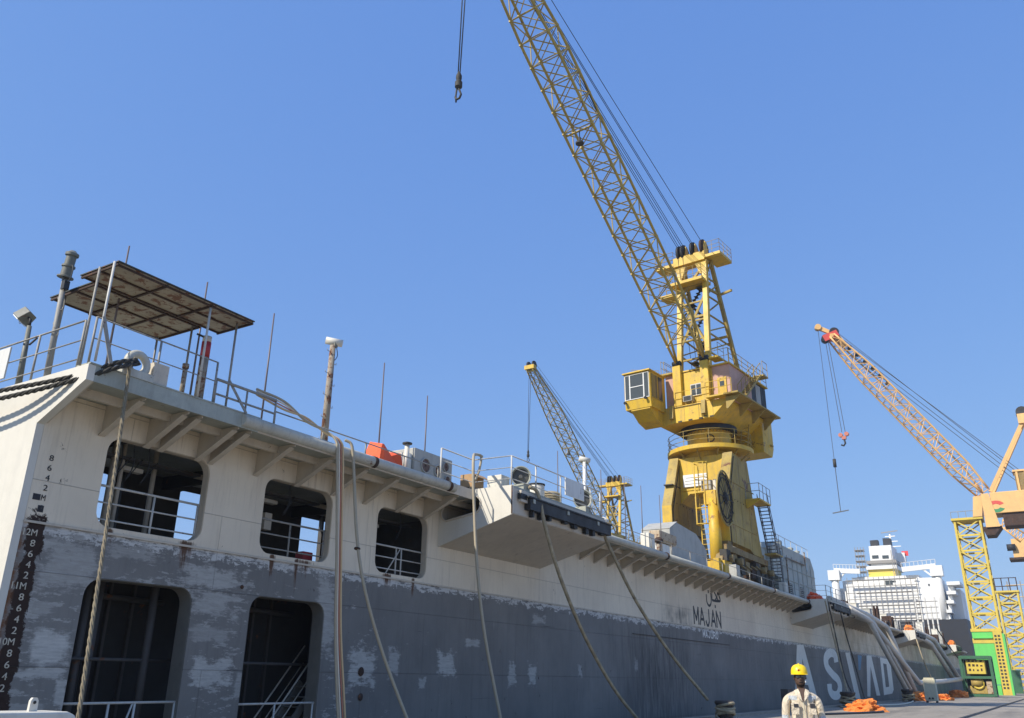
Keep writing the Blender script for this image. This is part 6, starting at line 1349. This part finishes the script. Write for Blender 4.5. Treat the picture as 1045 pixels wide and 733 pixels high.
fcs = blk('funnel_casing', (884, 556), (912, 590), 4, 12)
blk('funnel_band', (883.5, 580), (913, 588.5), 3.8, 12.4, 'band_yellow', fcs); blk('funnel_ledge', (882, 577), (914, 579), 3, 14, 'ship_white', fcs); blk('funnel_ledge', (882, 571.5), (913, 573), 3, 14, 'scaffold_grey', fcs)
for a in (887.5, 898): blk('funnel_louvre', (a, 565.5), (a+7, 568.5), 3.9, .2, 'glass_dark', fcs)
for a in (885, 898.5): 
    for k in range(3): 
        p_ = aY(a+1.2+k*2.6, 557, SY); build('exhaust', MB().cyl((p_.x, SY+7, p_.z-.5), (p_.x, SY+7, p_.z+(9.2 if a > 890 else 7.2)*.36), .48, n=10), 'ship_black', fcs)
    blk('exhaust_case', (a, 549 if a < 890 else 547.5), (a+8, 556.5), 6, 3, 'ship_black', fcs)
mp = aY(903.5, 560, SY); mt_ = aY(902, 538, SY)
ms = build('mast', MB().cyl((mp.x, SY+14, mp.z), (mp.x, SY+14, mt_.z), .5, .25, n=8), 'ship_white', sp)
for f, l_ in ((.35, 3.0), (.6, 2.2), (.85, 1.6)): z = mp.z+(mt_.z-mp.z)*f; build('yard', MB().bar((mp.x-l_, SY+14, z), (mp.x+l_, SY+14, z), .3), 'ship_white', ms)
build('radar', MB().bar((mp.x-2.6, SY+13.4, mt_.z+.2), (mp.x+2.6, SY+13.4, mt_.z+.6), .3), 'scaffold_grey', ms); build('flag', MB().box((mp.x+3.0, SY+13, mp.z-1), (mp.x+5.0, SY+13.06, mp.z+.6)), 'flag_red', ms)
build('mast_stay', MB().cyl((mp.x+2, SY+14, mp.z-6), (mp.x, SY+14, mt_.z-3), .12, n=5), 'ship_white', ms); build('mast_box', MB().box((mp.x+1.0, SY+12, mp.z-3), (mp.x+4, SY+15, mp.z)), 'ship_white', ms)
# deck cranes left and right of the funnel
for (px, pj, top, nm) in ((853, 877, 582, 0), (959, 920, 577, 1)):
    p_ = aY(px, 604, SY); t_ = aY(px, top, SY); j_ = aY(pj, top+(1 if nm == 0 else 4), SY)
    dc = build('deck_crane', MB().cyl((p_.x, SY+1, dk), (p_.x, SY+1, t_.z), 1.2, n=12), 'ship_white', sp)
    build('crane_jib', MB().bar((p_.x, SY+1, t_.z), (j_.x, SY+1, j_.z), 1.0, 1.5), 'ship_white', dc); build('crane_house', MB().box((p_.x-1.8, SY-.6, t_.z-3.2), (p_.x+1.8, SY+2.6, t_.z)), 'ship_white', dc)
    build('jib_strut', MB().bar((p_.x, SY+1, t_.z-4.5), (p_.x+(j_.x-p_.x)*.45, SY+1, t_.z-.3), .5), 'ship_white', dc)
    for i in range(9): f = i/8; x = p_.x+(j_.x-p_.x)*f; z = t_.z+(j_.z-t_.z)*f+.7; build('jib_rail_post', MB().cyl((x, SY+.6, z), (x, SY+.6, z+1.3), .09, n=4), 'ship_white', dc)
    build('jib_rail', MB().cyl((p_.x, SY+.6, t_.z+2), (j_.x, SY+.6, j_.z+2), .09, n=4), 'ship_white', dc)
# windows, ledges and rust on the house
for i in range(3): blk('window', (947+i*1.0 if i == 0 else 880+i*26, 596 if i == 0 else 592), (949 if i == 0 else 887+i*26, 598 if i == 0 else 594), -.1 if i == 0 else 2.3, .15, 'glass_dark')
w1 = blk('window', (902, 592), (910, 596), 1.8, .3, 'glass_dark')
# scaffold: standards, ledgers and board runs
scf = thing('ship_scaffold', 'pipe scaffold covering the front of the white ship', 'scaffold', (-45, SY, dk))
for i in range(14):
    x = sx_(866+i*5.4); build('standard', MB().cyl((x, SY-1, sz_(890, 644)), (x, SY-1, sz_(890, 589)), .10, n=5), 'scaffold_grey', scf)
for i in range(8):
    z = sz_(890, 592+i*6.6); build('ledger', MB().cyl((sx_(864), SY-1.1, z), (sx_(938), SY-1.1, z), .11, n=5), 'scaffold_grey', scf)
    if i % 2 == 0: build('board_run', MB().box((sx_(866+(i % 3)*4), SY-1, z-.25), (sx_(936-(i % 4)*3), SY-.3, z-.02)), 'wood' if i % 4 else 'hose_pale', scf)
for i in range(4): x = sx_(875.5+i*3); build('standard', MB().cyl((x, SY+3, sz_(880, 590)), (x, SY+3, sz_(880, 557)), .10, n=5), 'scaffold_grey', scf)
for i in range(6): z = sz_(880, 560+i*5.6); build('ledger', MB().cyl((sx_(875), SY+2.9, z), (sx_(886), SY+2.9, z), .12, n=5), 'scaffold_grey', scf); build('board_run', MB().box((sx_(875), SY+3, z-.3), (sx_(884), SY+6, z-.05)), 'scaffold_grey', scf)
for i in range(3): x = sx_(913+i*2); build('standard', MB().cyl((x, SY+3, sz_(915, 590)), (x, SY+3, sz_(915, 560+i*5)), .12, n=5), 'scaffold_grey', scf)
# gangway tower of pale posts in front of the ship
gw = thing('gangway_tower', 'pale steel stair tower rising by the ship side', 'stair tower', (-20, 200, QZ)); ga = aX(940, 640, -17.5)
for i in range(5): x = aY(938+i*5, 640, 196).x; build('post', MB().cyl((x, 196, -3), (x, 196, aY(940, 610+(i % 2)*8, 196).z), .16, n=6), 'rail_white', gw)
for i in range(5): z = aY(945, 614+i*6, 196).z; build('rail', MB().cyl((aY(937, 640, 196).x, 195.9, z), (aY(961, 640, 196).x, 195.9, z), .06, n=5), 'rust_metal', gw)

# ================================================================ worker
def skin(name, pts, edges, mat, parent, off, sub=2, root=0):
    me = bpy.data.meshes.new(name); me.from_pydata([Vector(p[0]) for p in pts], edges, []); o = bpy.data.objects.new(name, me); COL.objects.link(o)
    sk_ = o.modifiers.new('skin', 'SKIN'); sb = o.modifiers.new('sub', 'SUBSURF'); sb.levels = sb.render_levels = sub
    for i, p in enumerate(pts):
        r_ = p[1]; o.data.skin_vertices[0].data[i].radius = r_ if isinstance(r_, tuple) else (r_, r_)
        o.data.skin_vertices[0].data[i].use_root = (i == root)
    bpy.context.view_layer.update()
    m2 = bpy.data.meshes.new_from_object(o.evaluated_get(bpy.context.evaluated_depsgraph_get()))
    bpy.data.objects.remove(o); bpy.data.meshes.remove(me)
    m2.polygons.foreach_set('use_smooth', [True]*len(m2.polygons)); m2.materials.clear(); m2.materials.append(MATS[mat])
    o = bpy.data.objects.new(name, m2); COL.objects.link(o); o.parent = parent
    return o
r_ = _ray(817, 700); dxy = Vector((r_.x, r_.y, 0)).normalized(); pp = dxy*13.0
pe = bpy.data.objects.new('person', None); COL.objects.link(pe); pe.location = (pp.x, pp.y, QZ)
pe.scale = (.945, .945, .945); pe.rotation_euler = (0, 0, math.atan2(dxy.y, dxy.x)-math.pi/2+R(6)); OFF[pe] = Vector((0, 0, 0))
tag(pe, 'person in cream coverall and yellow hard hat standing on the quay', 'person')
# local frame: x to the viewer's right, -y toward the viewer
B_ = [((0, 0, .94), (.165, .115)), ((0, 0, 1.06), (.165, .115)), ((0, .005, 1.22), (.175, .12)), ((0, .01, 1.36), (.185, .12)), ((0, .015, 1.45), (.12, .085)), ((0, .01, 1.50), (.065, .06)),
    ((-.15, .01, 1.425), .07), ((-.215, .015, 1.37), .068), ((-.245, .02, 1.14), .058), ((-.255, -.01, .93), .048),
    ((.15, .01, 1.425), .07), ((.215, .015, 1.37), .068), ((.25, .02, 1.14), .058), ((.275, -.01, .94), .048),
    ((-.095, 0, .86), .095), ((-.105, -.01, .50), .075), ((-.11, .01, .12), .068), ((.095, 0, .86), .095), ((.105, -.01, .50), .075), ((.11, .01, .12), .068)]
E_ = [(0, 1), (1, 2), (2, 3), (3, 4), (4, 5), (3, 6), (6, 7), (7, 8), (8, 9), (3, 10), (10, 11), (11, 12), (12, 13), (0, 14), (14, 15), (15, 16), (0, 17), (17, 18), (18, 19)]
body = skin('body', B_, E_, 'coverall', pe, 0)
OFF[body] = Vector((0, 0, 0))
def pb(n, mb, mat, par=None, bevel=0.): return build(n, mb, mat, par or pe, bevel=bevel)
# head: lofted rings with brow, nose, chin
rings = [(1.47, .055, .058, .012), (1.53, .056, .062, .01), (1.555, .058, .075, -.008), (1.585, .066, .092, -.012), (1.62, .072, .098, -.008), (1.66, .076, .100, -.004), (1.70, .078, .102, 0), (1.74, .072, .094, .004), (1.77, .05, .066, .006), (1.785, .01, .014, .006)]
hv = []; n_ = 20
for z, rx, ry, oy in rings:
    for i in range(n_):
        a = 2*math.pi*i/n_; x = rx*math.cos(a); y = oy+ry*math.sin(a)
        if y < oy: y *= .96
        hv.append((x, y, z))
hf = [(k*n_+i, k*n_+(i+1) % n_, (k+1)*n_+(i+1) % n_, (k+1)*n_+i) for k in range(len(rings)-1) for i in range(n_)]
head = pb('head', MB()._a(hv, hf, True), 'skin')
pb('nose', MB()._a([(-.008, -.100, 1.672), (.008, -.100, 1.672), (-.019, -.098, 1.628), (.019, -.098, 1.628), (0, -.128, 1.634), (0, -.095, 1.618)], [(0, 2, 4), (0, 4, 1), (1, 4, 3), (2, 5, 4), (4, 5, 3)], True), 'skin', head)
for s in (-1, 1): pb('ear', MB().lathe((s*.076, .005, 1.655), [(.0, -.012), (.026, -.006), (.03, .004), (0, .012)], 10, (s, 0, 0)), 'skin', head)
pb('mouth', MB().tube([(-.025, -.094, 1.598), (0, -.102, 1.600), (.025, -.094, 1.598)], .007, 6), 'hair', head)
pb('beard', MB()._a([(-.062, -.045, 1.60), (-.05, -.085, 1.57), (0, -.100, 1.553), (.05, -.085, 1.57), (.062, -.045, 1.60), (-.05, -.05, 1.545), (0, -.075, 1.535), (.05, -.05, 1.545)], [(0, 1, 5), (1, 2, 6, 5), (2, 3, 7, 6), (3, 4, 7)], True), 'hair', head)
gl_ = pb('sunglasses', MB().box((-.062, -.108, 1.662), (-.006, -.094, 1.695)).box((.006, -.108, 1.662), (.062, -.094, 1.695)).box((-.006, -.106, 1.68), (.006, -.098, 1.69)), 'glass_dark', head, .006)
for s in (-1, 1): pb('temple', MB().bar((s*.064, -.098, 1.685), (s*.079, .0, 1.685), .005, .01), 'hair', gl_)
pb('strap_clip', MB().box((.058, -.085, 1.60), (.072, -.06, 1.635)), 'cap_white', head)
hm = pb('helmet', MB().lathe((0, .004, 1.715), [(.116, 0), (.118, .012), (.114, .045), (.102, .085), (.075, .115), (.04, .13), (0, .134)], 24), 'helmet_yellow', head)
pb('brim', MB()._a([(x*1.0, y, z) for (x, y, z) in [(math.cos(R(a))*.118, math.sin(R(a))*.118+.004, 1.716) for a in range(190, 351, 16)]+[(math.cos(R(a))*.125, math.sin(R(a))*.165+.004, 1.705) for a in range(190, 351, 16)]], [(i, i+1, 12+i-1+1-0 if False else 11+i+1, 11+i) for i in range(10)], True), 'helmet_yellow', hm)
pb('helmet_badge', MB().cyl((-.02, -.108, 1.765), (-.02, -.116, 1.762), .014, n=10), 'red_paint', hm)
pb('helmet_ridge', MB().tube([(0, -.105, 1.76), (0, -.075, 1.825), (0, 0, 1.852), (0, .08, 1.83)], .012, 6), 'helmet_yellow', hm)
# open collar with neck skin showing, pockets, flaps, zip
pb('neck_opening', MB()._a([(-.052, -.098, 1.475), (.052, -.098, 1.475), (0, -.150, 1.335), (-.04, -.07, 1.52), (.04, -.07, 1.52)], [(0, 2, 1), (0, 1, 4, 3)]), 'skin', body)
for s in (-1, 1):
    pb('collar', MB()._a([(s*.05, -.09, 1.515), (s*.105, -.07, 1.49), (s*.085, -.132, 1.42), (s*.012, -.158, 1.345), (s*.03, -.12, 1.46)], [(0, 1, 2, 4), (4, 2, 3)] if s > 0 else [(4, 2, 1, 0), (3, 2, 4)]), 'coverall', body)
    pb('pocket', MB().box((s*.115-.052, -.152, 1.17), (s*.115+.052, -.128, 1.285)), 'coverall', body, .006); pb('pocket_flap', MB().box((s*.115-.055, -.157, 1.285), (s*.115+.055, -.130, 1.32)), 'coverall', body, .006)
pb('patch', MB().box((-.135, -.160, 1.268), (-.075, -.153, 1.312)), 'patch_dark', body); pb('patch', MB().box((.085, -.161, 1.262), (.155, -.154, 1.318)), 'patch_dark', body)
pb('zip', MB().box((-.006, -.142, .95), (.006, -.136, 1.33)), 'cabinet_cream', body)
# hands: palm and five separate bent fingers each
for s, hx, hz in ((-1, -.26, .90), (1, .283, .91)):
    hp = [((hx, -.012, hz), .026), ((hx+s*.004, -.02, hz-.06), (.034, .018)), ((hx+s*.004, -.03, hz-.095), (.034, .016))]
    he = [(0, 1), (1, 2)]
    for k, (dy, ln) in enumerate(((-.030, .066), (-.011, .076), (.009, .070), (.027, .056))):
        bi = len(hp); hp += [((hx+s*.002, -.028+dy, hz-.105), .0095), ((hx-s*.004, -.034+dy, hz-.105-ln*.55), .0088), ((hx-s*.022, -.038+dy, hz-.105-ln*.95), .0078)]; he += [(2, bi), (bi, bi+1), (bi+1, bi+2)]
    bi = len(hp); hp += [((hx-s*.005, -.055, hz-.05), .011), ((hx-s*.012, -.072, hz-.085), .010), ((hx-s*.016, -.075, hz-.115), .0085)]; he += [(1, bi), (bi, bi+1), (bi+1, bi+2)]
    h_ = skin('hand', hp, he, 'skin', body, 0, 2); OFF[h_] = Vector((0, 0, 0))
for s in (-1, 1):
    pb('boot', MB().lathe((s*.11, .01, .0), [(.0, 0), (.062, 0), (.066, .03), (.06, .14), (.055, .2), (.05, .2)], 14).box((s*.11-.048, -.19, 0), (s*.11+.048, .0, .075)), 'boot', body, .012)

# ================================================================ light haze over the harbour
hm_ = bpy.data.materials.new('haze_air'); hm_.use_nodes = True; MATS['haze_air'] = hm_
hn = hm_.node_tree.nodes; hn.clear(); ho = hn.new('ShaderNodeOutputMaterial'); hv_ = hn.new('ShaderNodeVolumePrincipled')
hv_.inputs['Color'].default_value = (.80, .87, .96, 1); hv_.inputs['Density'].default_value = .00032; hv_.inputs['Anisotropy'].default_value = .2
hm_.node_tree.links.new(hv_.outputs[0], ho.inputs['Volume'])
hz_ = build('haze', MB().box((-6400, -3400, -7.5), (6400, 9400, 72)), 'haze_air'); hz_['kind'] = 'stuff'
